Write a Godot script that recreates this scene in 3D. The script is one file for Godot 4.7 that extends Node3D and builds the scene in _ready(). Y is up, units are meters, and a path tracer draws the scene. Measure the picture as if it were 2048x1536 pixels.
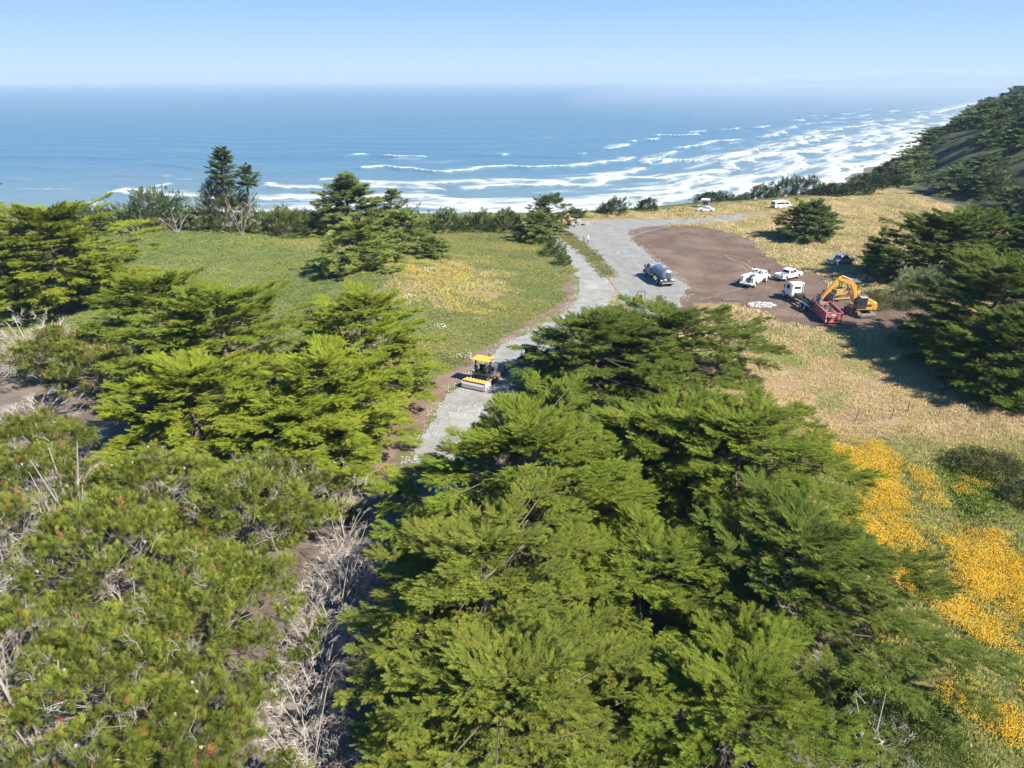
extends Node3D
# A coastal bluff seen from a drone: cypress and pine in front, a road being rebuilt, the sea behind.
const SEA := -18.0
var rng := RandomNumberGenerator.new()
var mats := {}
var noise_a := FastNoiseLite.new()
var noise_b := FastNoiseLite.new()
var names_used := {}

# ---------------------------------------------------------------- mesh collector
class MB:
	var v := PackedVector3Array()
	var n := PackedVector3Array()
	var c := PackedColorArray()
	var uv := PackedVector2Array()
	var xf := Transform3D()
	func tri(a: Vector3, b: Vector3, d: Vector3) -> void:
		a = xf * a; b = xf * b; d = xf * d
		var q := (b - a).cross(d - a)
		if q.length_squared() < 1e-16:
			return
		q = q.normalized()
		v.append(a); v.append(d); v.append(b)
		n.append(q); n.append(q); n.append(q)
	func tri_up(a: Vector3, b: Vector3, d: Vector3, k: float) -> void:
		# a leaf face: its normal leans to the sky as that of a bunch of leaves does
		var q := (b - a).cross(d - a)
		if q.length_squared() < 1e-16:
			return
		q = (q.normalized() + Vector3(0, k, 0)).normalized()
		v.append(a); v.append(d); v.append(b)
		n.append(q); n.append(q); n.append(q)
	func quad(a: Vector3, b: Vector3, d: Vector3, e: Vector3) -> void:
		tri(a, b, d); tri(a, d, e)
	func box(at: Vector3, s: Vector3, bev := 0.02) -> void:
		var h := s * 0.5
		bev = minf(bev, minf(h.x, minf(h.y, h.z)) * 0.6)
		var p := {}
		for sx in [-1, 1]:
			for sy in [-1, 1]:
				for sz in [-1, 1]:
					var k := Vector3(sx, sy, sz)
					var o := at + h * k
					p[[sx, sy, sz, 0]] = o - Vector3(0, bev * sy, bev * sz)
					p[[sx, sy, sz, 1]] = o - Vector3(bev * sx, 0, bev * sz)
					p[[sx, sy, sz, 2]] = o - Vector3(bev * sx, bev * sy, 0)
					var t := [p[[sx, sy, sz, 0]], p[[sx, sy, sz, 1]], p[[sx, sy, sz, 2]]]
					if sx * sy * sz > 0: tri(t[0], t[1], t[2])
					else: tri(t[0], t[2], t[1])
		for s1 in [-1, 1]:
			face(p[[s1, -1, -1, 0]], p[[s1, 1, -1, 0]], p[[s1, 1, 1, 0]], p[[s1, -1, 1, 0]], Vector3(s1, 0, 0))
			face(p[[-1, s1, -1, 1]], p[[-1, s1, 1, 1]], p[[1, s1, 1, 1]], p[[1, s1, -1, 1]], Vector3(0, s1, 0))
			face(p[[-1, -1, s1, 2]], p[[1, -1, s1, 2]], p[[1, 1, s1, 2]], p[[-1, 1, s1, 2]], Vector3(0, 0, s1))
			for s2 in [-1, 1]:
				face(p[[-1, s1, s2, 1]], p[[1, s1, s2, 1]], p[[1, s1, s2, 2]], p[[-1, s1, s2, 2]], Vector3(0, s1, s2))
				face(p[[s1, -1, s2, 0]], p[[s1, 1, s2, 0]], p[[s1, 1, s2, 2]], p[[s1, -1, s2, 2]], Vector3(s1, 0, s2))
				face(p[[s1, s2, -1, 0]], p[[s1, s2, 1, 0]], p[[s1, s2, 1, 1]], p[[s1, s2, -1, 1]], Vector3(s1, s2, 0))
	func face(a: Vector3, b: Vector3, d: Vector3, e: Vector3, out: Vector3) -> void:
		if (b - a).cross(d - a).dot(out) >= 0.0: quad(a, b, d, e)
		else: quad(a, e, d, b)
	func prism(pts: Array, z0: float, z1: float) -> void:
		# a profile in x, y drawn out along z
		var poly := PackedVector2Array()
		for q in pts: poly.append(Vector2(q[0], q[1]))
		if Geometry2D.is_polygon_clockwise(poly): poly.reverse()
		var ix := Geometry2D.triangulate_polygon(poly)
		for k in range(0, ix.size(), 3):
			var a := poly[ix[k]]; var b := poly[ix[k + 1]]; var d := poly[ix[k + 2]]
			if (b - a).cross(d - a) < 0.0:
				var s := b; b = d; d = s
			tri(Vector3(a.x, a.y, z1), Vector3(b.x, b.y, z1), Vector3(d.x, d.y, z1))
			tri(Vector3(a.x, a.y, z0), Vector3(d.x, d.y, z0), Vector3(b.x, b.y, z0))
		for k in poly.size():
			var a := poly[k]; var b := poly[(k + 1) % poly.size()]
			quad(Vector3(a.x, a.y, z1), Vector3(a.x, a.y, z0), Vector3(b.x, b.y, z0), Vector3(b.x, b.y, z1))
	func body(pts: Array, z0: float, z1: float, inset := 0.06) -> void:
		# a prism whose side faces are drawn in at their rim, as pressed sheet metal is
		var poly := PackedVector2Array()
		for q in pts: poly.append(Vector2(q[0], q[1]))
		if Geometry2D.is_polygon_clockwise(poly): poly.reverse()
		var small := Geometry2D.offset_polygon(poly, -inset)
		if small.is_empty() or small[0].size() != poly.size():
			prism(pts, z0, z1)
			return
		var inner: PackedVector2Array = small[0]
		if Geometry2D.is_polygon_clockwise(inner): inner.reverse()
		var shift := 0
		var best := 1e9
		for k in inner.size():
			if inner[k].distance_to(poly[0]) < best:
				best = inner[k].distance_to(poly[0]); shift = k
		var ix := Geometry2D.triangulate_polygon(inner)
		for k in range(0, ix.size(), 3):
			var a := inner[ix[k]]; var b := inner[ix[k + 1]]; var d := inner[ix[k + 2]]
			if (b - a).cross(d - a) < 0.0:
				var s := b; b = d; d = s
			tri(Vector3(a.x, a.y, z1), Vector3(b.x, b.y, z1), Vector3(d.x, d.y, z1))
			tri(Vector3(a.x, a.y, z0), Vector3(d.x, d.y, z0), Vector3(b.x, b.y, z0))
		for k in poly.size():
			var k2 := (k + 1) % poly.size()
			var a := poly[k]; var b := poly[k2]
			var ai := inner[(k + shift) % inner.size()]; var bi := inner[(k2 + shift) % inner.size()]
			quad(Vector3(a.x, a.y, z1 - inset), Vector3(a.x, a.y, z0 + inset), Vector3(b.x, b.y, z0 + inset), Vector3(b.x, b.y, z1 - inset))
			quad(Vector3(ai.x, ai.y, z1), Vector3(a.x, a.y, z1 - inset), Vector3(b.x, b.y, z1 - inset), Vector3(bi.x, bi.y, z1))
			quad(Vector3(a.x, a.y, z0 + inset), Vector3(ai.x, ai.y, z0), Vector3(bi.x, bi.y, z0), Vector3(b.x, b.y, z0 + inset))
	func tube(pts: Array, rad: Array, sides := 6, cap := true) -> void:
		var rings := []
		var prev := Vector3(0.31, 0.87, 0.21)
		for k in pts.size():
			var d: Vector3 = (pts[mini(k + 1, pts.size() - 1)] - pts[maxi(k - 1, 0)])
			d = d.normalized() if d.length() > 1e-6 else Vector3.UP
			var a := prev - d * prev.dot(d)
			a = a.normalized() if a.length() > 1e-4 else d.cross(Vector3(0.7, 0.1, 0.7)).normalized()
			prev = a
			var b := d.cross(a)
			var ring := PackedVector3Array()
			for j in sides:
				var w := TAU * j / sides
				ring.append(pts[k] + (a * cos(w) + b * sin(w)) * rad[k])
			rings.append(ring)
		for k in pts.size() - 1:
			for j in sides:
				var j2 := (j + 1) % sides
				quad(rings[k][j], rings[k][j2], rings[k + 1][j2], rings[k + 1][j])
		if cap:
			for j in range(1, sides - 1):
				tri(rings[0][0], rings[0][j + 1], rings[0][j])
				var e: PackedVector3Array = rings[-1]
				tri(e[0], e[j], e[j + 1])
	func rod(a: Vector3, b: Vector3, r: float, sides := 8) -> void:
		tube([a, b], [r, r], sides)
	func beam(a: Vector3, b: Vector3, w: float, h: float) -> void:
		# a square bar from a to b, w across (z) and h high
		var keep := xf
		var d := b - a
		var x := d.normalized()
		var z := Vector3(0, 0, 1) if absf(x.z) < 0.95 else Vector3(1, 0, 0)
		var y := z.cross(x).normalized()
		z = x.cross(y)
		xf = keep * Transform3D(Basis(x, y, z), (a + b) * 0.5)
		box(Vector3.ZERO, Vector3(d.length(), h, w), 0.02)
		xf = keep
	func lathe(prof: Array, sides := 14) -> void:
		# prof: [radius, y] from the bottom up, round y
		for k in prof.size() - 1:
			for j in sides:
				var w := TAU * j / sides; var w2 := TAU * (j + 1) / sides
				var a := Vector3(cos(w) * prof[k][0], prof[k][1], sin(w) * prof[k][0])
				var b := Vector3(cos(w2) * prof[k][0], prof[k][1], sin(w2) * prof[k][0])
				var d := Vector3(cos(w2) * prof[k + 1][0], prof[k + 1][1], sin(w2) * prof[k + 1][0])
				var e := Vector3(cos(w) * prof[k + 1][0], prof[k + 1][1], sin(w) * prof[k + 1][0])
				quad(a, e, d, b)
	func blob(at: Vector3, s: Vector3, r: RandomNumberGenerator, rough := 0.25, rings := 4, sides := 6) -> void:
		var g := []
		for k in rings + 1:
			var row := []
			for j in sides:
				var th := PI * k / rings; var w := TAU * (j + 0.5 * (k % 2)) / sides
				var f := 1.0 + r.randf_range(-rough, rough)
				if k == 0 or k == rings: f = 1.0
				row.append(at + Vector3(sin(th) * cos(w), cos(th), sin(th) * sin(w)) * s * f)
			g.append(row)
		for k in rings:
			for j in sides:
				var j2 := (j + 1) % sides
				quad(g[k][j], g[k][j2], g[k + 1][j2], g[k + 1][j])
	func mesh() -> ArrayMesh:
		var m := ArrayMesh.new()
		if v.is_empty(): return m
		var a := []
		a.resize(Mesh.ARRAY_MAX)
		a[Mesh.ARRAY_VERTEX] = v
		a[Mesh.ARRAY_NORMAL] = n
		if c.size() == v.size(): a[Mesh.ARRAY_COLOR] = c
		if uv.size() == v.size(): a[Mesh.ARRAY_TEX_UV] = uv
		m.add_surface_from_arrays(Mesh.PRIMITIVE_TRIANGLES, a)
		return m

# ---------------------------------------------------------------- nodes
func numbered(called: String) -> String:
	names_used[called] = names_used.get(called, -1) + 1
	return called if names_used[called] == 0 else "%s_%03d" % [called, names_used[called]]

func thing(called: String, label: String, category: String, at := Vector3.ZERO, turn := 0.0, group := "") -> Node3D:
	var o := Node3D.new()
	o.name = numbered(called)
	add_child(o)
	o.position = at
	o.rotation.y = turn
	tag(o, label, category, group)
	return o

func tag(o: Node, label: String, category: String, group := "") -> void:
	o.set_meta("label", label)
	o.set_meta("category", category)
	if group != "": o.set_meta("group", group)

func part(called: String, b: MB, m: Material, parent: Node) -> MeshInstance3D:
	var o := MeshInstance3D.new()
	o.name = called
	o.mesh = b.mesh()
	o.material_override = m
	parent.add_child(o, true)
	return o

func struct(called: String, mesh: Mesh, m: Material) -> MeshInstance3D:
	var o := MeshInstance3D.new()
	o.name = numbered(called)
	o.mesh = mesh
	o.material_override = m
	o.set_meta("kind", "structure")
	add_child(o)
	return o

func copies(called: String, mesh: Mesh, m: Material, where: Array, tints: PackedColorArray, parent: Node) -> MultiMeshInstance3D:
	var mm := MultiMesh.new()
	mm.transform_format = MultiMesh.TRANSFORM_3D
	mm.use_colors = true
	mm.mesh = mesh
	mm.instance_count = where.size()
	for k in where.size():
		mm.set_instance_transform(k, where[k])
		mm.set_instance_color(k, tints[k])
	var o := MultiMeshInstance3D.new()
	o.name = called
	o.multimesh = mm
	o.material_override = m
	parent.add_child(o, true)
	return o

# ---------------------------------------------------------------- materials
func lin(r: float, g: float, b: float) -> Color:
	return Color(r, g, b).linear_to_srgb()

func paint(key: String, col: Color, rough := 0.5, metal := 0.0) -> StandardMaterial3D:
	if mats.has(key): return mats[key]
	var m := StandardMaterial3D.new()
	m.resource_name = key
	m.albedo_color = col
	m.roughness = rough
	m.metallic = metal
	mats[key] = m
	return m

func noise_tex(seed_: int, freq: float, lo: float, hi: float, size := 512, oct := 5, warm := 0.0, gamma := 1.0) -> ImageTexture:
	var f := FastNoiseLite.new()
	f.seed = seed_
	f.noise_type = FastNoiseLite.TYPE_SIMPLEX_SMOOTH
	f.frequency = freq
	f.fractal_octaves = oct
	f.fractal_gain = 0.6
	var im := f.get_seamless_image(size, size)
	var out := Image.create(size, size, false, Image.FORMAT_RGB8)
	for y in size:
		for x in size:
			var k := pow(im.get_pixel(x, y).r, gamma)
			var g := lerpf(lo, hi, k)
			out.set_pixel(x, y, Color(g * (1.0 + warm * (0.5 - k)), g, g * (1.0 - warm * (0.5 - k))))
	return ImageTexture.create_from_image(out)

func grained(key: String, col: Color, tex: Texture2D, scale: float, rough := 0.9, bump: Texture2D = null, bump_cm := 0.0, tex2: Texture2D = null, scale2 := 0.05) -> StandardMaterial3D:
	if mats.has(key): return mats[key]
	var m := paint(key, col, rough)
	m.albedo_texture = tex
	m.uv1_triplanar = true
	m.uv1_world_triplanar = true
	m.uv1_scale = Vector3.ONE * scale
	if bump:
		m.heightmap_enabled = true
		m.heightmap_texture = bump
		m.heightmap_scale = bump_cm
	if tex2:
		m.detail_enabled = true
		m.detail_blend_mode = BaseMaterial3D.BLEND_MODE_MUL
		m.detail_albedo = tex2
		m.detail_uv_layer = BaseMaterial3D.DETAIL_UV_2
		m.uv2_triplanar = true
		m.uv2_world_triplanar = true
		m.uv2_scale = Vector3.ONE * scale2
	return m

func smooth01(a: float, b: float, x: float) -> float:
	var t := clampf((x - a) / (b - a), 0.0, 1.0)
	return t * t * (3.0 - 2.0 * t)

func along(tab: Array, x: float) -> float:
	# piecewise linear table [[x, y], ...]
	if x <= tab[0][0]: return tab[0][1]
	for k in tab.size() - 1:
		if x <= tab[k + 1][0]:
			return lerpf(tab[k][1], tab[k + 1][1], (x - tab[k][0]) / (tab[k + 1][0] - tab[k][0]))
	return tab[-1][1]

func _ready() -> void:
	# camera: a drone 33 m above the yard, looking out to sea and down
	var cam := Camera3D.new()
	cam.name = "camera"
	cam.position = Vector3(0, 33.4, 0)
	cam.rotation_degrees = Vector3(-23.2, 0, 0)
	cam.fov = 56.8
	cam.far = 60000.0
	cam.near = 0.1
	add_child(cam)
	cam.current = true
	var env := Environment.new()
	env.background_mode = Environment.BG_SKY
	var sky := Sky.new()
	var sm := ProceduralSkyMaterial.new()
	sm.sky_top_color = Color(0.11, 0.335, 0.545)
	sm.sky_horizon_color = Color(0.46, 0.575, 0.66)
	sm.sky_curve = 0.06
	sm.ground_horizon_color = Color(0.50, 0.64, 0.80)
	sm.ground_bottom_color = Color(0.30, 0.36, 0.42)
	sm.sun_angle_max = 12.0
	sky.sky_material = sm
	env.sky = sky
	env.tonemap_mode = Environment.TONE_MAPPER_LINEAR
	env.tonemap_exposure = 2.8
	env.fog_enabled = true
	env.fog_density = 0.00011
	env.fog_light_color = Color(0.72, 0.86, 1.0)
	env.volumetric_fog_enabled = true
	env.volumetric_fog_density = 0.0
	env.sdfgi_enabled = true
	env.ssao_enabled = true
	env.ssil_enabled = true
	var we := WorldEnvironment.new()
	we.name = "environment"
	we.environment = env
	add_child(we)
	var sun := DirectionalLight3D.new()
	sun.name = "sun"
	add_child(sun)
	var to_sun := Vector3(0.80 * cos(deg_to_rad(43)), sin(deg_to_rad(43)), 0.60 * cos(deg_to_rad(43)))
	sun.look_at_from_position(to_sun * 100.0, Vector3.ZERO, Vector3.UP)
	sun.light_energy = 1.6
	sun.light_color = Color(1.0, 0.965, 0.90)
	sun.light_angular_distance = 0.5
	sun.shadow_enabled = true

	rng.seed = 20240611
	noise_a.seed = 5; noise_a.frequency = 0.03; noise_a.fractal_octaves = 4
	noise_b.seed = 9; noise_b.frequency = 0.22; noise_b.fractal_octaves = 3
	make_materials()
	make_meshes()
	make_terrain()
	make_roads()
	make_sea()
	make_headland()
	print("setting ", Time.get_ticks_msec())
	make_trees()
	print("trees ", spray_count, " ", Time.get_ticks_msec())
	make_ground_cover()
	print("cover ", spray_count, " ", Time.get_ticks_msec())
	make_vehicles()
	make_people()
	make_small_things()
	print("done ", Time.get_ticks_msec())

# ---------------------------------------------------------------- the setting
const EDGE := [[-2000, -205], [-260, -205], [-60, -196], [10, -194], [40, -204], [60, -214], [90, -226], [120, -250], [165, -310], [260, -430], [420, -680], [640, -960], [1200, -1700]]
const FOOT := [[-1700, 1100], [-960, 575], [-600, 340], [-420, 225], [-330, 164], [-300, 152], [-245, 132], [-190, 126], [-150, 116], [-90, 96], [-40, 84], [60, 74]]
var knolls := [[-22.0, -128.0, 25.0, 42.0, 2.2], [-70.0, -140.0, 46.0, 50.0, 3.5], [-40.0, -40.0, 26.0, 34.0, 1.6]]

func height(x: float, z: float) -> float:
	var drop := along(EDGE, x) - z
	var y := 0.0
	if drop > 0.0:
		y = -15.5 * smooth01(0.0, 38.0, drop)
		if drop > 34.0: y -= (drop - 34.0) * 0.055
	var up := x - along(FOOT, z)
	if up > 0.0:
		y += 0.40 * up * smooth01(0.0, 25.0, up) - 0.0006 * minf(up, 250.0) * minf(up, 250.0) + noise_a.get_noise_2d(x * 0.6, z * 0.6) * minf(up * 0.1, 7.0)
	for k in knolls:
		var q := Vector2((x - k[0]) / k[2], (z - k[1]) / k[3]).length()
		if q < 1.0: y += k[4] * (1.0 - smooth01(0.0, 1.0, q))
	# even ground in the yard and on the roads, uneven elsewhere
	var flat := smooth01(-24.0, -14.0, x) * (1.0 - smooth01(58.0, 72.0, x)) * smooth01(-212.0, -200.0, z) * (1.0 - smooth01(-58.0, -48.0, z))
	y += (noise_a.get_noise_2d(x, z) * 0.7 + noise_b.get_noise_2d(x, z) * 0.10) * (1.0 - flat)
	return y

func ground(x: float, z: float) -> Vector3:
	return Vector3(x, height(x, z), z)

func in_poly(poly: PackedVector2Array, x: float, z: float) -> bool:
	return Geometry2D.is_point_in_polygon(Vector2(x, z), poly)

func pv(a: Array) -> PackedVector2Array:
	var out := PackedVector2Array()
	for q in a: out.append(Vector2(q[0], q[1]))
	return out

var dirt_poly: PackedVector2Array
var straw_poly: PackedVector2Array
var poppy_polys: Array
var verge_poly: PackedVector2Array
var road_polys := []

func regions() -> void:
	dirt_poly = pv([[26.5, -173.5], [36, -178], [46, -178], [53, -168], [55, -158], [53, -146], [53, -137], [56, -131], [60, -128], [56, -122], [58, -117], [66, -114.5], [67, -106], [63, -99.5], [52, -97], [44, -97.5], [40, -101], [38.5, -106], [35, -112.5], [28.5, -109], [23, -106], [20.5, -111], [30, -121], [28.5, -128], [27, -146], [25.5, -160]])
	straw_poly = pv([[26, -86], [36, -84], [46, -80], [42, -74], [37, -70], [44, -69.5], [58, -68], [60, -64], [42, -65.5], [30, -66], [22, -76]])
	verge_poly = pv([[-11.5, -58], [-8.8, -67], [-7.2, -77], [-3.5, -86], [-1, -92], [2.5, -99], [9.5, -109], [10.9, -118], [11.2, -127], [9.6, -127], [8.6, -112], [0, -98], [-4.2, -90], [-10, -78], [-14, -64], [-15, -56]])
	poppy_polys = [
		pv([[31.5, -63.5], [36.5, -63], [38.5, -55], [38, -49], [40.5, -44], [40, -37], [36.5, -33.5], [33.5, -37.5], [31, -45], [30, -55]]),
		pv([[27.2, -58], [29.2, -58.5], [29.6, -50], [30, -45], [31.5, -39], [32.2, -35.5], [30.5, -34.6], [28.0, -40.5], [26.5, -47]]),
		pv([[-23, -127], [-17, -135], [-9, -131], [-6, -122], [-12, -117], [-20, -121]]),
		pv([[-13, -115], [-5, -115], [-1.5, -108], [-5, -103.5], [-11, -107]]),
		pv([[26.5, -29.5], [28.5, -29.5], [28.6, -27.5], [27.3, -27.2]]),
	]

func ground_tint(x: float, z: float) -> Color:
	var wob := Vector2(noise_b.get_noise_2d(x * 1.5 + 50.0, z * 1.5), noise_b.get_noise_2d(x * 1.5, z * 1.5 + 90.0))
	var big := noise_a.get_noise_2d(x * 1.3 + 300.0, z * 1.3)
	var mid := noise_a.get_noise_2d(x * 4.0 - 100.0, z * 4.0)
	var drop := along(EDGE, x) - z
	var dry := Color(0.40, 0.300, 0.135)
	var pale := Color(0.47, 0.345, 0.185)
	var green := Color(0.150, 0.185, 0.045)
	var lime := Color(0.24, 0.25, 0.06)
	var duff := Color(0.20, 0.155, 0.125)
	if drop > 30.0:
		return Color(0.24, 0.21, 0.18) if drop > 36.0 else Color(0.15, 0.14, 0.08)
	if drop > -7.0 + mid * 4.0:
		return green.lerp(Color(0.20, 0.19, 0.07), clampf(0.5 + mid, 0, 1))
	var c: Color
	var px := x + wob.x * 2.2
	var pz := z + wob.y * 2.2
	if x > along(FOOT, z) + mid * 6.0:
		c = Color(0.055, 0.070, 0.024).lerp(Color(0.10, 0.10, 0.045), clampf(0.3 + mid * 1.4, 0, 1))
	elif in_poly(dirt_poly, px, pz):
		c = Color(0.175, 0.112, 0.080).lerp(Color(0.265, 0.180, 0.130), clampf(0.5 + mid * 1.3 + big * 0.5, 0, 1))
		if z > -104.0: c = c.lerp(Color(0.18, 0.112, 0.075), 0.6)
	elif in_poly(verge_poly, px * 0.5 + x * 0.5, pz * 0.5 + z * 0.5):
		c = Color(0.36, 0.25, 0.19).lerp(Color(0.27, 0.17, 0.13), clampf(0.5 + mid, 0, 1))
	elif x > 16.0 + wob.x * 6.0 and z < -62.0 + wob.y * 7.0:
		# the dry meadow
		c = dry.lerp(green, clampf(-0.12 + mid * 0.9 + big * 0.9, 0, 0.8))
		if z < -150.0: c = dry.lerp(pale, clampf(0.3 + big, 0, 1)).lerp(green, clampf(mid * 0.9 - 0.1, 0, 0.6))
		if z > -98.0 and z < -84.0 and x < 60.0: c = dry.lerp(lime, clampf(0.55 + mid, 0, 1))
		if in_poly(straw_poly, px, pz): c = pale.lerp(Color(0.36, 0.24, 0.13), clampf(0.15 + mid, 0, 1))
	elif x > 20.0 + wob.x * 6.0:
		c = green.lerp(lime, clampf(0.5 + mid + big, 0, 1)).lerp(dry, clampf(mid - 0.05, 0, 0.6))
	elif z < -62.0 + wob.y * 7.0 and x > -120.0 and not (x < -20.0 + wob.x * 5.0 and z > -90.0 + wob.y * 6.0):
		# the knoll between the road and the hedge
		c = green.lerp(lime, clampf(0.45 + big * 0.8 + mid * 0.7, 0, 1))
		c = c.lerp(dry, clampf(mid * 1.2 - 0.25, 0, 0.7))
		var dq := Vector2((x + 12.0) / 12.0, (z + 120.0) / 14.0).length() + mid * 0.6
		c = c.lerp(Color(0.42, 0.32, 0.16), 0.85 * (1.0 - smooth01(0.75, 1.1, dq)))
		if x < -20.0 and z < -95.0: c = Color(0.165, 0.195, 0.060).lerp(Color(0.22, 0.235, 0.085), clampf(0.5 + mid + big, 0, 1))
	else:
		c = duff.lerp(Color(0.32, 0.265, 0.22), clampf(0.4 + mid * 1.3, 0, 1))
	for k in poppy_polys.size():
		if in_poly(poppy_polys[k], px, pz):
			c = c.lerp(Color(0.26, 0.22, 0.045), 0.6)
	return c

func steps(list: Array) -> PackedFloat32Array:
	# [[start, end, step], ...] -> the lines of a grid
	var out := PackedFloat32Array()
	for q in list:
		var k: float = q[0]
		while (k < q[1] - 0.01) if q[2] > 0 else (k > q[1] + 0.01):
			out.append(k)
			k += q[2]
	out.append(list[-1][1])
	return out

func grid_mesh(xs: PackedFloat32Array, zs: PackedFloat32Array, fh: Callable, fc: Callable) -> ArrayMesh:
	var nx := xs.size(); var nz := zs.size()
	var v := PackedVector3Array(); var c := PackedColorArray(); var n := PackedVector3Array(); var ix := PackedInt32Array()
	v.resize(nx * nz); c.resize(nx * nz); n.resize(nx * nz)
	for j in nz:
		for i in nx:
			v[j * nx + i] = Vector3(xs[i], fh.call(xs[i], zs[j]), zs[j])
			c[j * nx + i] = fc.call(xs[i], zs[j])
	for j in nz:
		for i in nx:
			var a := v[j * nx + mini(i + 1, nx - 1)] - v[j * nx + maxi(i - 1, 0)]
			var b := v[mini(j + 1, nz - 1) * nx + i] - v[maxi(j - 1, 0) * nx + i]
			var q := a.cross(b).normalized()
			n[j * nx + i] = q if q.y > 0.0 else -q
	var up_z := zs[1] > zs[0]
	for j in nz - 1:
		for i in nx - 1:
			var a := j * nx + i; var b := a + 1; var d := a + nx; var e := d + 1
			if up_z: ix.append_array([a, b, e, a, e, d])
			else: ix.append_array([a, e, b, a, d, e])
	var m := ArrayMesh.new()
	var arr := []
	arr.resize(Mesh.ARRAY_MAX)
	arr[Mesh.ARRAY_VERTEX] = v; arr[Mesh.ARRAY_NORMAL] = n; arr[Mesh.ARRAY_COLOR] = c; arr[Mesh.ARRAY_INDEX] = ix
	m.add_surface_from_arrays(Mesh.PRIMITIVE_TRIANGLES, arr)
	return m

func make_terrain() -> void:
	regions()
	var xs := steps([[-420, -260, 20], [-260, -70, 5], [-70, -22, 1], [-22, 72, 0.5], [72, 150, 2.0], [150, 300, 6], [300, 1500, 40]])
	var zs := steps([[40, -12, -4], [-12, -52, -1], [-52, -182, -0.5], [-182, -240, -1.5], [-240, -420, -6], [-420, -1700, -40]])
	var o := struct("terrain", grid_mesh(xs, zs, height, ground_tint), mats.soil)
	o.name = "ground"

func sheet(called: String, poly: PackedVector2Array, lift: float, m: Material, rag := 0.38) -> void:
	# a flat sheet with a ragged outline, laid over level ground
	var pts := PackedVector2Array()
	for k in poly.size():
		var a := poly[k]; var b := poly[(k + 1) % poly.size()]
		var cnt := maxi(1, int(a.distance_to(b) / 0.6))
		for j in cnt:
			var q := a.lerp(b, float(j) / cnt)
			var w := (b - a).orthogonal().normalized()
			q += w * (noise_b.get_noise_2d(q.x * 3.0, q.y * 3.0) * rag * 1.6 + noise_a.get_noise_2d(q.x * 5.0, q.y * 5.0) * rag * 2.0)
			pts.append(q)
	var ix := Geometry2D.triangulate_polygon(pts)
	var b2 := MB.new()
	for k in range(0, ix.size(), 3):
		var a := pts[ix[k]]; var b := pts[ix[k + 1]]; var d := pts[ix[k + 2]]
		if (b - a).cross(d - a) > 0.0:
			var s := b; b = d; d = s
		b2.tri(Vector3(a.x, lift, a.y), Vector3(b.x, lift, b.y), Vector3(d.x, lift, d.y))
	struct(called, b2.mesh(), m)

func ribbon(called: String, pts: Array, w: float, lift: float, m: Material, rag := 0.05) -> void:
	var b := MB.new()
	var cv := Curve3D.new()
	for q in pts: cv.add_point(Vector3(q[0], 0, q[1]))
	for k in pts.size():
		var a: Array = pts[maxi(k - 1, 0)]; var d: Array = pts[mini(k + 1, pts.size() - 1)]
		var t := Vector3(d[0] - a[0], 0, d[1] - a[1]) * 0.17
		cv.set_point_in(k, -t); cv.set_point_out(k, t)
	var l := cv.get_baked_length()
	var cnt := int(l / 0.7)
	var p0 := Vector3.ZERO; var p1 := Vector3.ZERO
	for k in cnt + 1:
		var q := cv.sample_baked(l * k / cnt)
		var q2 := cv.sample_baked(minf(l, l * k / cnt + 0.3))
		var q0 := cv.sample_baked(maxf(0, l * k / cnt - 0.3))
		var s := (q2 - q0).normalized().cross(Vector3.UP) * w * 0.5
		s *= 1.0 + noise_b.get_noise_2d(k * 2.7, pts[0][0]) * rag * 8.0
		var a := q - s; var d := q + s
		a.y = lift; d.y = lift
		if k > 0: b.quad(p0, p1, d, a)
		p0 = a; p1 = d
	struct(called, b.mesh(), m)

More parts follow.
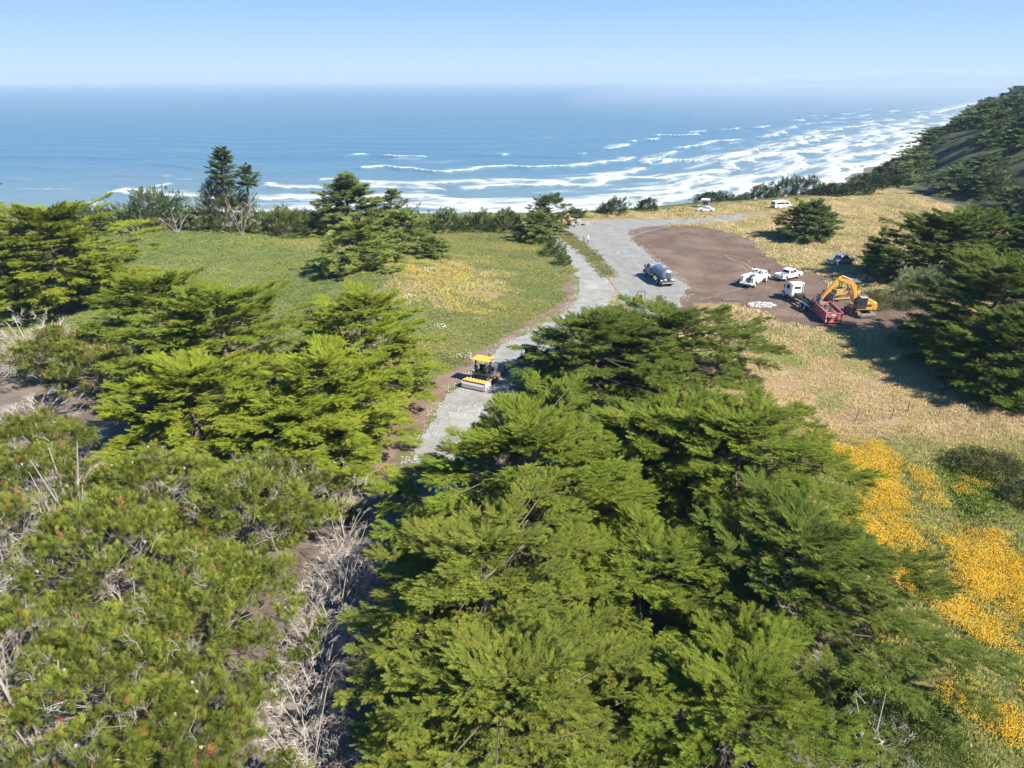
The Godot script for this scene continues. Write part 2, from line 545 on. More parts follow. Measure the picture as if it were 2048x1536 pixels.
func make_roads() -> void:
	var near := pv([[-9.6, -54], [-9.2, -62], [-8.4, -67], [-7.6, -72.5], [-5.8, -79.5], [-4, -84], [-1.5, -91], [2.2, -96.5], [7, -104], [10.3, -111], [11.6, -118], [12.2, -127], [12.0, -136], [10.9, -146], [10.2, -155], [9.7, -163], [9.6, -170], [11.0, -171], [11.6, -164], [13.0, -159], [14.4, -152], [16.4, -143], [17.2, -134], [17.6, -124], [17.0, -116], [14.5, -108], [9.5, -98], [6.2, -90], [2.4, -83], [-0.6, -76], [-3.2, -70], [-4.6, -65], [-5.6, -60], [-6, -54]])
	road_polys.append(near)
	sheet("road", near, 0.03, mats.gravel)
	var wide := pv([[20, -103], [19, -110], [18.5, -118], [18.8, -126], [17.8, -136], [16.6, -145], [15.3, -154], [13.6, -163], [12, -170], [10.5, -176], [12, -181], [20, -183.5], [34, -187], [48, -188], [62, -194.5], [72, -199], [73, -196.5], [66, -190], [56, -184], [44, -180], [33, -177.5], [27.8, -172], [27.0, -163], [27.6, -152], [28.8, -141], [29.6, -132], [30.2, -126], [31.0, -120.5], [28.2, -114], [26.5, -108], [26, -103]])
	road_polys.append(wide)
	sheet("road", wide, 0.034, mats.gravel_dark)
	sheet("road", pv([[-6.4, -66.8], [-4.4, -66.0], [-2.6, -69.9], [-4.2, -70.6], [-6.9, -70.0]]), 0.045, mats.gravel_pale, 0.1)
	sheet("road", pv([[12.6, -119], [17.0, -119.5], [17.2, -126], [12.9, -125.5]]), 0.05, mats.gravel_pale, 0.1)
	# the ramp of fill stepping down where the resurfaced lane ends
	for k in 4:
		var x := 17.5 + k * 2.4
		ribbon("tyre_track", [[x + 2.0, -106], [x + 1.0, -116], [x + 0.4, -128], [x - 1.0, -142], [x - 2.0 + k * 0.4, -156], [x - 1.0 + k * 2.2, -168], [x + 4.0 + k * 4.0, -178]], 0.45, 0.052 + k * 0.004, mats.track_pale, 0.06)
	for k in 6:
		var s := k * 2.3
		ribbon("tyre_track", [[31 + s * 0.3, -113 - s * 0.2], [37 + s * 0.5, -118 - s * 0.4], [42 + s * 0.4, -124 - s], [45 + s * 0.2, -134 - s], [44 - s, -146 - s * 0.6]], 0.4, 0.012 + k * 0.004, mats.track_dirt if k % 2 else mats.track_straw, 0.07)

# the sea: a sheet whose lines run with the shore, s metres along it and d metres out
const OUT := Vector2(-0.28, -0.96)
var shore := Curve2D.new()
var shore_s0 := 0.0

func make_sea() -> void:
	for q in [[-12000, -280], [-400, -284], [-190, -288], [10, -274], [60, -286], [110, -308], [170, -384], [262, -512], [400, -700], [580, -935], [1100, -1660], [9000, -12000]]:
		shore.add_point(Vector2(q[0], q[1]))
	# the surf zone's foam, drawn in metres along and out from the shore
	var w := 2048; var h := 640
	var s_from := 11500.0; var s_len := 1700.0; var d_from := -14.0; var d_len := 520.0
	var nz := []
	for k in 4:
		var f := FastNoiseLite.new()
		f.seed = 31 + k
		f.frequency = [0.006, 0.02, 0.055, 0.012][k]
		f.fractal_octaves = [3, 4, 3, 4][k]
		if k == 2: f.fractal_type = FastNoiseLite.FRACTAL_RIDGED
		f.noise_type = FastNoiseLite.TYPE_SIMPLEX_SMOOTH
		nz.append(f)
	var im := Image.create(w, h, false, Image.FORMAT_RGB8)
	var ro := Image.create(w, h, false, Image.FORMAT_RGB8)
	for y in h:
		for x in w:
			var s := s_from + s_len * x / w
			var d := d_from + d_len * y / h
			var f := foam_at(s, d, nz)
			var deep := smooth01(0.0, 260.0, d)
			var c := Color(0.120, 0.175, 0.195).lerp(Color(0.060, 0.132, 0.196), deep)
			c = c.lerp(Color(0.42, 0.43, 0.44), f)
			im.set_pixel(x, y, c.linear_to_srgb())
			var g := lerpf(0.30, 0.9, f)
			ro.set_pixel(x, y, Color(g, g, g))
	var m := StandardMaterial3D.new()
	m.resource_name = "sea_water"
	m.albedo_texture = ImageTexture.create_from_image(im)
	m.roughness = 1.0
	m.roughness_texture = ImageTexture.create_from_image(ro)
	m.texture_repeat = false
	m.metallic_specular = 0.4
	mats.sea = m
	var ss := PackedFloat32Array()
	var q := 0.0
	while q < 30000.0:
		ss.append(q)
		q += 3.0 if q > 11600.0 and q < 13300.0 else (20.0 if q > 11200.0 and q < 14200.0 else 400.0)
	var ds := PackedFloat32Array()
	q = -14.0
	while q < 26000.0:
		ds.append(q)
		q += 1.6 if q < 420.0 else (4.0 if q < 900.0 else q * 0.06)
	var v := PackedVector3Array(); var uv := PackedVector2Array(); var ix := PackedInt32Array(); var n := PackedVector3Array()
	var nx := ss.size(); var nd := ds.size()
	for j in nd:
		for i in nx:
			var b := shore.sample_baked(ss[i])
			var p := b + OUT * ds[j]
			v.append(Vector3(p.x, SEA + swell(ss[i], ds[j], nz), p.y))
			uv.append(Vector2((ss[i] - s_from) / s_len, (ds[j] - d_from) / d_len))
	n.resize(v.size())
	for j in nd:
		for i in nx:
			var a := v[j * nx + mini(i + 1, nx - 1)] - v[j * nx + maxi(i - 1, 0)]
			var b := v[mini(j + 1, nd - 1) * nx + i] - v[maxi(j - 1, 0) * nx + i]
			var k := a.cross(b).normalized()
			n[j * nx + i] = k if k.y > 0.0 else -k
	for j in nd - 1:
		for i in nx - 1:
			var a := j * nx + i; var b := a + 1; var d := a + nx; var e := d + 1
			ix.append_array([a, e, b, a, d, e])
	var arr := []
	arr.resize(Mesh.ARRAY_MAX)
	arr[Mesh.ARRAY_VERTEX] = v; arr[Mesh.ARRAY_NORMAL] = n; arr[Mesh.ARRAY_TEX_UV] = uv; arr[Mesh.ARRAY_INDEX] = ix
	var me := ArrayMesh.new()
	me.add_surface_from_arrays(Mesh.PRIMITIVE_TRIANGLES, arr)
	struct("sea", me, m)

# lines of breakers: out from the shore, how tall, how long the foam trails in
const BREAKERS := [[8.0, 0.35], [30.0, 0.6], [58.0, 0.8], [92.0, 1.1], [132.0, 1.4], [185.0, 1.7], [255.0, 1.6]]

func crest(s: float, d: float, k: int, nz: Array) -> float:
	# how far in front of the k-th crest line (towards the shore) the point lies
	return BREAKERS[k][0] + nz[0].get_noise_2d(s, k * 70.0) * 40.0 + nz[3].get_noise_2d(s * 1.5, k * 55.0) * 14.0 + nz[1].get_noise_2d(s * 1.5, k * 40.0) * 5.0 - d

func broken(s: float, k: int, nz: Array) -> float:
	# how far the crest has broken here: more of it near the shore and to the right
	var f: float = nz[3].get_noise_2d(s * 1.1, 300.0 + k * 90.0) * 2.0
	var here := lerpf(-1.1, 0.25, smooth01(11790.0, 12000.0, s)) - 0.40 * smooth01(12400.0, 12750.0, s)
	if k == 6: here -= 0.6 * (1.0 - smooth01(12150.0, 12350.0, s))
	return smooth01(-0.02, 0.30, f + 0.95 - BREAKERS[k][0] * 0.0040 + here)

func foam_at(s: float, d: float, nz: Array) -> float:
	if d > 400.0: return 0.0
	var web: float = nz[2].get_noise_2d(s * 0.45 + 900.0, d * 1.7)
	var lace: float = nz[2].get_noise_2d(s * 1.3, d * 3.2 + 200.0)
	var streak: float = nz[1].get_noise_2d(s * 0.55, d * 4.5)
	var fine: float = nz[1].get_noise_2d(s * 5.0, d * 9.0)
	var f := 0.0
	for k in BREAKERS.size():
		var a := crest(s, d, k, nz)
		if a < -46.0 or a > 6.0: continue
		var b := broken(s, k, nz)
		if b <= 0.0: continue
		# the tumbling front, bright and solid; behind it the foam tears open
		var back := -a
		var width := 2.5 + 9.0 * b
		var solid := smooth01(-3.0, 0.5, back) * (1.0 - smooth01(width * 0.5, width, back + streak * 5.0))
		var torn := smooth01(0.0, 4.0, back) * (1.0 - smooth01(width, width + 20.0, back)) * 0.78
		f = maxf(f, b * smooth01(0.30, 0.95, solid + fine * 0.40))
		f = maxf(f, b * smooth01(0.46, 1.15, torn + streak * 0.55 + web * 0.22 + lace * 0.16) * 0.9)
	# old foam drawn out in streaks
	var reach := lerpf(60.0, 300.0, smooth01(11800.0, 12300.0, s)) - 120.0 * smooth01(12500.0, 13000.0, s)
	var old: float = (1.0 - smooth01(reach * 0.2, reach, d)) * 0.70 + nz[0].get_noise_2d(s * 1.6 + 70.0, d * 3.0) * 0.75
	f = maxf(f, smooth01(0.56, 1.30, old + streak * 0.60 + web * 0.20 + lace * 0.26) * 0.85)
	if d < 14.0: f = maxf(f, smooth01(-0.1, 0.5, web + fine + 0.5 - absf(d - 3.0) * 0.08))
	return clampf(f, 0.0, 1.0)

func swell(s: float, d: float, nz: Array) -> float:
	var y := 0.0
	if d < 420.0 and s > 11500.0 and s < 13400.0:
		for k in BREAKERS.size():
			var a := crest(s, d, k, nz)
			if a > 12.0 or a < -26.0: continue
			var lift: float = BREAKERS[k][1] * (0.55 + 0.6 * broken(s, k, nz))
			# steep towards the shore, long behind
			y += lift * (exp(-a * a / 5.0) if a > 0.0 else exp(-a * a / 90.0))
	if d > 60.0 and d < 3200.0:
		var far := smooth01(60.0, 300.0, d) * (1.0 - smooth01(1500.0, 3200.0, d))
		y += far * (0.42 * sin(d * 0.115 + nz[0].get_noise_2d(s * 0.5, d * 0.2) * 9.0) + 0.30 * nz[1].get_noise_2d(s * 1.2, d * 2.6))
	return y

func make_headland() -> void:
	# a long headland ten kilometres off, its ridge almost lost in the mist
	var top := [[4400, 0], [4700, 50], [5200, 76], [5900, 66], [6500, 60], [7300, 74], [8100, 118], [9000, 104], [10000, 130], [12000, 150]]
	var xs := steps([[3600, 12000, 110]])
	var zs := steps([[-8200, -11800, -150]])
	var fh := func(x: float, z: float) -> float:
		var r := along(top, x * 10000.0 / -z)
		var t := 1.0 - absf(z + 10000.0) / 1800.0
		return SEA - 4.0 + (r + 54.0) * smooth01(0.0, 1.0, t) * (1.0 + noise_a.get_noise_2d(x * 0.05, z * 0.05) * 0.3)
	var fc := func(_x: float, _z: float) -> Color: return Color(0.09, 0.10, 0.055)
	struct("hills", grid_mesh(xs, zs, fh, fc), mats.soil)
	# the nearer stretch of coast below it
	var xs2 := steps([[640, 4200, 40]])
	var zs2 := steps([[-1300, -4600, -60]])
	var fh2 := func(x: float, z: float) -> float:
		var coast := 560.0 + (-z - 900.0) * 0.70 + noise_a.get_noise_2d(z * 0.08, 4.0) * 90.0
		var up := x - coast
		return SEA - 3.0 + (3.0 + minf(up, 700.0) * 0.075 + noise_a.get_noise_2d(x * 0.15, z * 0.15) * 12.0) * smooth01(-20.0, 60.0, up)
	struct("hills", grid_mesh(xs2, zs2, fh2, fc), mats.soil)
	# the bank of sea mist that lies offshore and along the far coast
	var fog := FogVolume.new()
	fog.name = "sea_mist"
	fog.shape = RenderingServer.FOG_VOLUME_SHAPE_BOX
	fog.size = Vector3(34000, 190, 15000)
	fog.position = Vector3(0, SEA + 94.0, -8300)
	var fm := FogMaterial.new()
	fm.density = 0.00011
	fm.albedo = Color(0.86, 0.93, 1.0)
	fog.material = fm
	fog.set_meta("kind", "stuff")
	fog.set_meta("label", "pale sea mist lying over the water along the horizon")
	fog.set_meta("category", "mist")
	add_child(fog)
	# a denser patch of it against the right-hand coast
	var fog2 := FogVolume.new()
	fog2.name = "coast_mist"
	fog2.shape = RenderingServer.FOG_VOLUME_SHAPE_ELLIPSOID
	fog2.size = Vector3(2300, 150, 3000)
	fog2.position = Vector3(1250, SEA + 5.0, -1500)
	var fm2 := FogMaterial.new()
	fm2.density = 0.00026
	fm2.albedo = Color(0.86, 0.93, 1.0)
	fog2.material = fm2
	fog2.set_meta("kind", "stuff")
	fog2.set_meta("label", "patch of mist drifting along the beach below the wooded slope")
	fog2.set_meta("category", "mist")
	add_child(fog2)

func make_materials() -> void:
	var fine := noise_tex(3, 0.03, 0.62, 1.0, 512, 5, 0.10)
	var coarse := noise_tex(4, 0.012, 0.80, 1.0, 512, 5, 0.06)
	var grit := noise_tex(7, 0.12, 0.60, 1.0, 512, 3)
	var soil := grained("soil", Color.WHITE, fine, 0.30, 0.95, fine, 9.0, coarse, 0.021)
	soil.vertex_color_use_as_albedo = true
	mats.soil = soil
	grained("gravel", lin(0.42, 0.415, 0.385), grit, 0.5, 0.95, grit, 2.0, coarse, 0.06)
	grained("gravel_dark", lin(0.37, 0.37, 0.348), grit, 0.5, 0.95, grit, 2.0, coarse, 0.045)
	grained("gravel_pale", lin(0.49, 0.485, 0.44), grit, 0.5, 0.95, grit, 2.0, coarse, 0.06)
	grained("track_pale", lin(0.40, 0.40, 0.375), grit, 0.5, 0.95, grit, 2.0, coarse, 0.3)
	grained("track_dirt", lin(0.185, 0.12, 0.088), fine, 0.5, 0.95, fine, 5.0, coarse, 0.3)
	grained("track_straw", lin(0.36, 0.265, 0.19), fine, 0.5, 0.95, fine, 5.0, coarse, 0.3)
	mats.bark = grained("bark", lin(0.20, 0.155, 0.125), fine, 1.3, 0.95, fine, 3.0)
	mats.dead = grained("dead_wood", lin(0.42, 0.385, 0.35), fine, 2.0, 0.95)
	var cl := paint("cloth", Color.WHITE, 0.85)
	cl.vertex_color_use_as_albedo = true
	paint("hat_white", lin(0.7, 0.7, 0.66), 0.4)
	paint("vest", lin(0.75, 0.36, 0.18), 0.8)
	for k in ["frond", "needle", "leaf", "blade", "petal"]:
		var m := paint(k, Color.WHITE, 0.75)
		m.vertex_color_use_as_albedo = true
		m.metallic_specular = 0.3
		if k != "petal":
			m.backlight_enabled = true
			m.backlight = Color(0.30, 0.34, 0.22)

# ---------------------------------------------------------------- foliage meshes
var fronds := []      # near sprays of scale leaves
var fronds_mid := []
var fronds_far := []
var tufts := []       # pine needle tufts
var tufts_mid := []
var leaf_sprays := []
var dead_sprays := []

func spike(b: MB, at: Vector3, dir: Vector3, l: float, w: float, k: float) -> void:
	var s := dir.cross(Vector3.UP)
	s = s.normalized() if s.length() > 0.01 else Vector3.RIGHT
	var u := s.cross(dir).normalized()
	var a := at + s * w; var c := at - s * w; var t := at + u * w * 1.1
	var m := at + dir * l * 0.45
	var a2 := m + s * w * 1.15; var c2 := m - s * w * 1.15; var t2 := m + u * w * 1.2
	var e := at + dir * l
	b.tri_up(a, a2, t2, k); b.tri_up(a, t2, t, k)
	b.tri_up(t, t2, c2, k); b.tri_up(t, c2, c, k)
	b.tri_up(a2, e, t2, k); b.tri_up(t2, e, c2, k)

func blade(b: MB, at: Vector3, dir: Vector3, l: float, w: float, k: float, side: Vector3) -> void:
	# a flat leaf: a kite of two faces, bent along its middle
	var e := at + dir * l
	var m := at + dir * l * 0.45
	var up := side.cross(dir).normalized()
	if up.y < 0.0: up = -up
	var a := m + side * w - up * w * 0.3; var c := m - side * w - up * w * 0.3
	if (a - at).cross(e - at).y >= 0.0:
		b.tri_up(at, a, e, k); b.tri_up(at, e, c, k)
	else:
		b.tri_up(at, e, a, k); b.tri_up(at, c, e, k)

func frond(r: RandomNumberGenerator, twigs: int, per: int, w: float, wide: float) -> ArrayMesh:
	# a spray one metre long, pointing along x: side twigs closely set with short plump shoots
	var b := MB.new()
	var bend := r.randf_range(-0.10, 0.12)
	for k in twigs:
		var s := (k + 0.5) / twigs
		var at := Vector3(s * 0.86, bend * s * s, bend * 0.6 * sin(s * 5.0) * 0.3)
		for side in [-1, 1]:
			var tl: float = wide * (0.55 + 0.5 * sin(PI * clampf(s * 0.85 + 0.12, 0, 1))) * (1.0 - 0.45 * s) * r.randf_range(0.6, 1.2)
			var ang := lerpf(1.05, 0.55, s) + r.randf_range(-0.2, 0.2)
			var d := Vector3(cos(ang), r.randf_range(-0.04, 0.18), side * sin(ang)).normalized()
			for j in per:
				var q := at + d * tl * (j + 0.25) / per
				var a2 := r.randf_range(-0.85, 0.85)
				var d2 := (d.rotated(Vector3.UP, a2) + Vector3(0, r.randf_range(-0.12, 0.30), 0)).normalized()
				spike(b, q, d2, tl / per * r.randf_range(1.1, 1.9) + w * 1.5, w * r.randf_range(0.75, 1.2), 0.35)
	for j in maxi(3, per):
		var d2 := Vector3(1, r.randf_range(0.0, 0.5), r.randf_range(-0.6, 0.6)).normalized()
		spike(b, Vector3(0.82, bend * 0.8, 0), d2, 0.2, w, 0.35)
	return b.mesh()

func tuft(r: RandomNumberGenerator, count: int, w: float) -> ArrayMesh:
	# a pine shoot half a metre long along x with its needles standing off it
	var b := MB.new()
	for k in count:
		var s := pow(r.randf(), 0.7)
		var az := r.randf() * TAU
		var tilt := lerpf(1.15, 0.35, s) + r.randf_range(-0.2, 0.2)
		var d := Vector3(cos(tilt), sin(tilt) * cos(az), sin(tilt) * sin(az))
		var at := Vector3(s * 0.30, 0, 0)
		var side := d.cross(Vector3(0.2, 0.9, 0.3)).normalized()
		blade(b, at, d, r.randf_range(0.20, 0.32), w, 0.45, side)
	return b.mesh()

func leaf_spray(r: RandomNumberGenerator, count: int, w: float) -> ArrayMesh:
	var b := MB.new()
	for k in count:
		var d := Vector3(r.randf_range(-0.2, 1), r.randf_range(-0.1, 0.9), r.randf_range(-0.9, 0.9)).normalized()
		var at := Vector3(r.randf_range(0, 0.6), r.randf_range(-0.1, 0.25), r.randf_range(-0.3, 0.3))
		blade(b, at, d, r.randf_range(0.12, 0.24), w, 0.5, d.cross(Vector3(r.randf_range(-0.4, 0.4), 1, r.randf_range(-0.4, 0.4))).normalized())
	return b.mesh()

func dead_spray(r: RandomNumberGenerator, thick: float) -> ArrayMesh:
	# a bare bough a metre long that forks into crooked twigs
	var b := MB.new()
	fork(b, r, Vector3.ZERO, Vector3(1, 0.15, 0), 0.42, thick, 0)
	return b.mesh()

func fork(b: MB, r: RandomNumberGenerator, at: Vector3, d: Vector3, l: float, w: float, lvl: int) -> void:
	var pts := [at]; var rad := [w]
	var p := at
	for k in 2:
		d = (d + Vector3(r.randf_range(-0.3, 0.3), r.randf_range(-0.3, 0.3), r.randf_range(-0.3, 0.3))).normalized()
		p += d * l * 0.5
		pts.append(p); rad.append(w * (0.8 - 0.25 * k))
	b.tube(pts, rad, 3, false)
	if lvl >= 4: return
	for k in (3 if lvl < 2 else 2):
		var d2 := (d + Vector3(r.randf_range(-0.9, 0.9), r.randf_range(-0.5, 0.8), r.randf_range(-0.9, 0.9))).normalized()
		var from: Vector3 = pts[1].lerp(pts[2], r.randf())
		fork(b, r, from, d2, l * r.randf_range(0.55, 0.85), w * 0.62, lvl + 1)

func make_meshes() -> void:
	var r := RandomNumberGenerator.new()
	r.seed = 77
	for k in 3:
		fronds.append(frond(r, 8, 4, 0.019, 0.40))
		fronds_mid.append(frond(r, 6, 2, 0.036, 0.42))
		fronds_far.append(frond(r, 4, 1, 0.07, 0.45))
		tufts.append(tuft(r, 44, 0.009))
		tufts_mid.append(tuft(r, 18, 0.02))
		leaf_sprays.append(leaf_spray(r, 26, 0.05))
		dead_sprays.append(dead_spray(r, 0.017))

# ---------------------------------------------------------------- trees
# o: h, r (height and crown radius), low (share of the height where the crown begins), form, lod 0..2, hue, lean, dens
func cypress(called: String, label: String, group: String, x: float, z: float, o: Dictionary) -> Node3D:
	var r := RandomNumberGenerator.new()
	r.seed = int(absf(x * 131.0) + absf(z * 977.0)) + 11
	var at := ground(x, z)
	var t := thing(called, label, "tree", at, 0.0, group)
	var hh: float = o.h
	var rr: float = o.r
	var low: float = o.get("low", 0.12)
	var form: String = o.get("form", "round")
	var lod: int = o.get("lod", 0)
	var hue: Color = o.get("hue", Color(0.105, 0.165, 0.022))
	var wind: Vector2 = o.get("wind", Vector2(0.12, 0.1))
	var dens: float = o.get("dens", 1.0)
	var step: float = [0.33, 0.55, 1.15][lod]
	var size: float = o.get("size", [0.68, 0.98, 1.7][lod])
	var lean := Vector3(wind.x, 0, wind.y) * hh * 0.35
	var wood := MB.new()
	var tp := []; var tr := []
	for k in 9:
		var f := k / 8.0
		tp.append(lean * f * f + Vector3(sin(f * 7.0 + x) * 0.02, f, cos(f * 6.0 + z) * 0.02) * hh * 0.90)
		tr.append((0.030 * hh + 0.05) * pow(1.0 - f * 0.95, 0.8) * (1.25 if k == 0 else 1.0))
	tp[0].y = -0.3
	wood.tube(tp, tr, 7)
	var where := []; var tints := PackedColorArray()
	# the crown is built of pads: flat, ragged fans of sprays at the ends of limbs, set in tiers with dark gaps between
	var span := hh * (1.0 - low)
	var pad: float = o.get("pad", clampf(0.9 + rr * 0.13, 1.0, 2.5) * [1.0, 1.15, 1.3][lod])
	var area := PI * rr * sqrt(rr * rr + span * span) * 0.8
	var limbs := int(dens * area / (pad * pad * [0.40, 0.34, 0.40][lod]))
	var tiers := maxf(3.0, floorf(span / (pad * 0.52)))
	var ph := [r.randf() * TAU, r.randf() * TAU, r.randf() * TAU]
	for i in limbs:
		var f := (i + r.randf()) / limbs
		f = 1.0 - pow(1.0 - f * 0.99, 0.74)
		f = (floorf(f * tiers) + 0.2 + 0.45 * r.randf()) / tiers
		if i % 9 == 0: f = r.randf_range(0.80, 1.0)
		var az := i * 2.39996 + r.randf_range(-0.5, 0.5)
		var dir := Vector3(cos(az), 0, sin(az))
		var prof := 1.0
		match form:
			"cone": prof = 0.94 * pow(1.0 - f, 0.72) + 0.05
			"round": prof = pow(maxf(0.0, 1.0 - pow(f, 2.0)), 0.55) * (0.80 + 0.20 * smooth01(0.0, 0.3, f))
			"flat": prof = (0.62 + 0.5 * sin(PI * clampf(f * 0.9, 0, 1))) * (1.0 - 0.72 * pow(f, 4.0))
		var lobe: float = 1.0 + 0.16 * sin(2.0 * az + ph[0]) + 0.12 * sin(3.0 * az + ph[1] + f * 2.0) + 0.08 * sin(5.0 * az + ph[2] - f * 3.0)
		var l := rr * prof * lobe * lerpf(0.30, 1.10, pow(r.randf(), 0.55)) * (1.0 + 0.8 * (dir.x * wind.x + dir.z * wind.y))
		l = maxf(l, pad * 0.5)
		var ht := low + (1.0 - low) * f * (1.0 + 0.07 * sin(2.0 * az + ph[1]))
		var fk := clampf(ht * 8.0, 0, 7.99)
		var p: Vector3 = tp[int(fk)].lerp(tp[int(fk) + 1], fk - int(fk))
		var e0 := lerpf(-0.04, 0.26, pow(f, 1.5)) + r.randf_range(-0.13, 0.13)
		var segs := 6
		var path := [p]; var dirs := []
		var twist := r.randf_range(-0.09, 0.09)
		for k in segs:
			var s := (k + 0.5) / segs
			var e := e0 + 0.14 * sin(PI * s) - 0.30 * s * s * (1.0 - f) + (0.12 if s > 0.8 else 0.0)
			dir = dir.rotated(Vector3.UP, twist + r.randf_range(-0.06, 0.06))
			var d := Vector3(dir.x * cos(e), sin(e), dir.z * cos(e)) + Vector3(wind.x, 0, wind.y) * 0.2
			d = d.normalized()
			p += d * l / segs
			path.append(p); dirs.append(d)
		dirs.append(dirs[-1])
		if i % 4 == 0:
			var rad := []
			for k in segs + 1: rad.append((0.010 + 0.007 * l) * (1.0 - 0.9 * k / segs))
			wood.tube(path, rad, 4 if lod < 2 else 3, false)
		var limb_tint := hue * r.randf_range(0.86, 1.14)
		limb_tint = limb_tint.lerp(Color(limb_tint.g * 0.96, limb_tint.g, limb_tint.b), r.randf_range(-0.15, 0.35))
		var pl := minf(pad * r.randf_range(0.75, 1.3), l * 0.95)
		var s0 := 1.0 - pl / l
		var cnt := maxi(2, int(pl / step))
		for k in cnt:
			var u := (k + r.randf() * 0.8) / cnt
			var s := minf(s0 + (1.0 - s0) * u, 0.995)
			var sk := s * segs
			var q: Vector3 = path[int(sk)].lerp(path[mini(int(sk) + 1, segs)], sk - int(sk))
			var d: Vector3 = dirs[int(sk)]
			for side in [-1.0, 1.0]:
				var l2: float = clampf(0.50 * pl * sin(PI * clampf(0.20 + 0.72 * u, 0, 1)), 0.2, 1.5) * r.randf_range(0.6, 1.15)
				var d2 := d.rotated(Vector3.UP, side * (lerpf(1.2, 0.5, u) + r.randf_range(-0.2, 0.2)))
				d2 = (d2 + Vector3(0, r.randf_range(-0.06, 0.22), 0)).normalized()
				var n2 := maxi(1, int(l2 / (step * 0.9)))
				for j in n2:
					var a := q + d2 * l2 * (j + 0.15) / n2
					var d3 := d2.rotated(Vector3.UP, r.randf_range(-0.5, 0.5) - side * 0.3)
					d3 = (d3 + Vector3(0, r.randf_range(-0.20, 0.10), 0)).normalized()
					put_spray(where, tints, a, d3, size * r.randf_range(0.7, 1.2), r, limb_tint)
					if lod < 2 and r.randf() < 0.75:
						var d4 := (d3.rotated(Vector3.UP, r.randf_range(-0.9, 0.9)) + Vector3(0, r.randf_range(-0.35, 0.05), 0)).normalized()
						put_spray(where, tints, a - Vector3(0, r.randf_range(0.10, 0.32) * size, 0), d4, size * r.randf_range(0.7, 1.1), r, limb_tint)
			put_spray(where, tints, q, (d + Vector3(r.randf_range(-0.3, 0.3), r.randf_range(-0.08, 0.2), r.randf_range(-0.3, 0.3))).normalized(), size * r.randf_range(0.8, 1.15), r, limb_tint)
		put_spray(where, tints, path[-1] - dirs[-1] * 0.45 * size, dirs[-1], size * 1.15, r, limb_tint)
	# the leader
	for k in 40 - 12 * lod:
		var a2 := r.randf() * TAU
		var dd := Vector3(cos(a2), r.randf_range(0.1, 0.9), sin(a2)).normalized()
		put_spray(where, tints, tp[8] + Vector3(cos(a2), 0, sin(a2)) * r.randf() * pad * 0.35 + Vector3(0, r.randf_range(-0.10, 0.05) * hh, 0), dd, size * 1.0, r, hue)
	part("trunk", wood, mats.bark, t)
	var me: Mesh = [fronds, fronds_mid, fronds_far][lod][r.randi() % 3]
	var cr := copies("crown", me, mats.frond, where, tints, t)
	cr.set_meta("kind", "stuff")
	if o.get("dead", 0) > 0:
		dead_boughs(t, r, o.dead, rr * 0.95, hh * low, hh * 0.75, path_radius(form))
	spray_count += where.size()
	return t

var spray_count := 0

func path_radius(form: String) -> float:
	return 0.55 if form == "cone" else 0.8

func put_spray(where: Array, tints: PackedColorArray, a: Vector3, d: Vector3, s: float, r: RandomNumberGenerator, hue: Color) -> void:
	var up := Vector3(r.randf_range(-0.45, 0.45), 1.0, r.randf_range(-0.45, 0.45))
	var z := d.cross(up)
	if z.length() < 0.05: z = d.cross(Vector3(0.6, 0.2, 0.7))
	z = z.normalized()
	var y := z.cross(d)
	where.append(Transform3D(Basis(d * s, y * s, z * s * r.randf_range(0.85, 1.15)), a))
	var k := r.randf_range(0.84, 1.16)
	tints.append(Color(hue.r * k * r.randf_range(0.92, 1.1), hue.g * k, hue.b * k))

func dead_boughs(t: Node3D, r: RandomNumberGenerator, count: int, rr: float, y0: float, y1: float, spread: float) -> void:
	for k in count:
		var az := r.randf() * TAU
		var o := MeshInstance3D.new()
		o.name = "dead_branch"
		o.mesh = dead_sprays[r.randi() % 3]
		o.material_override = mats.dead
		t.add_child(o, true)
		var y := r.randf_range(y0, y1)
		var rad := rr * spread * (1.0 - (y - y0) / maxf(0.1, (y1 - y0)) * 0.6) * r.randf_range(0.8, 1.2)
		var d := Vector3(cos(az), r.randf_range(-0.1, 0.7), sin(az)).normalized()
		var s := r.randf_range(0.9, 1.8)
		var zz := d.cross(Vector3.UP).normalized()
		o.transform = Transform3D(Basis(d * s, zz.cross(d) * s, zz * s), Vector3(cos(az) * rad, y, sin(az) * rad))

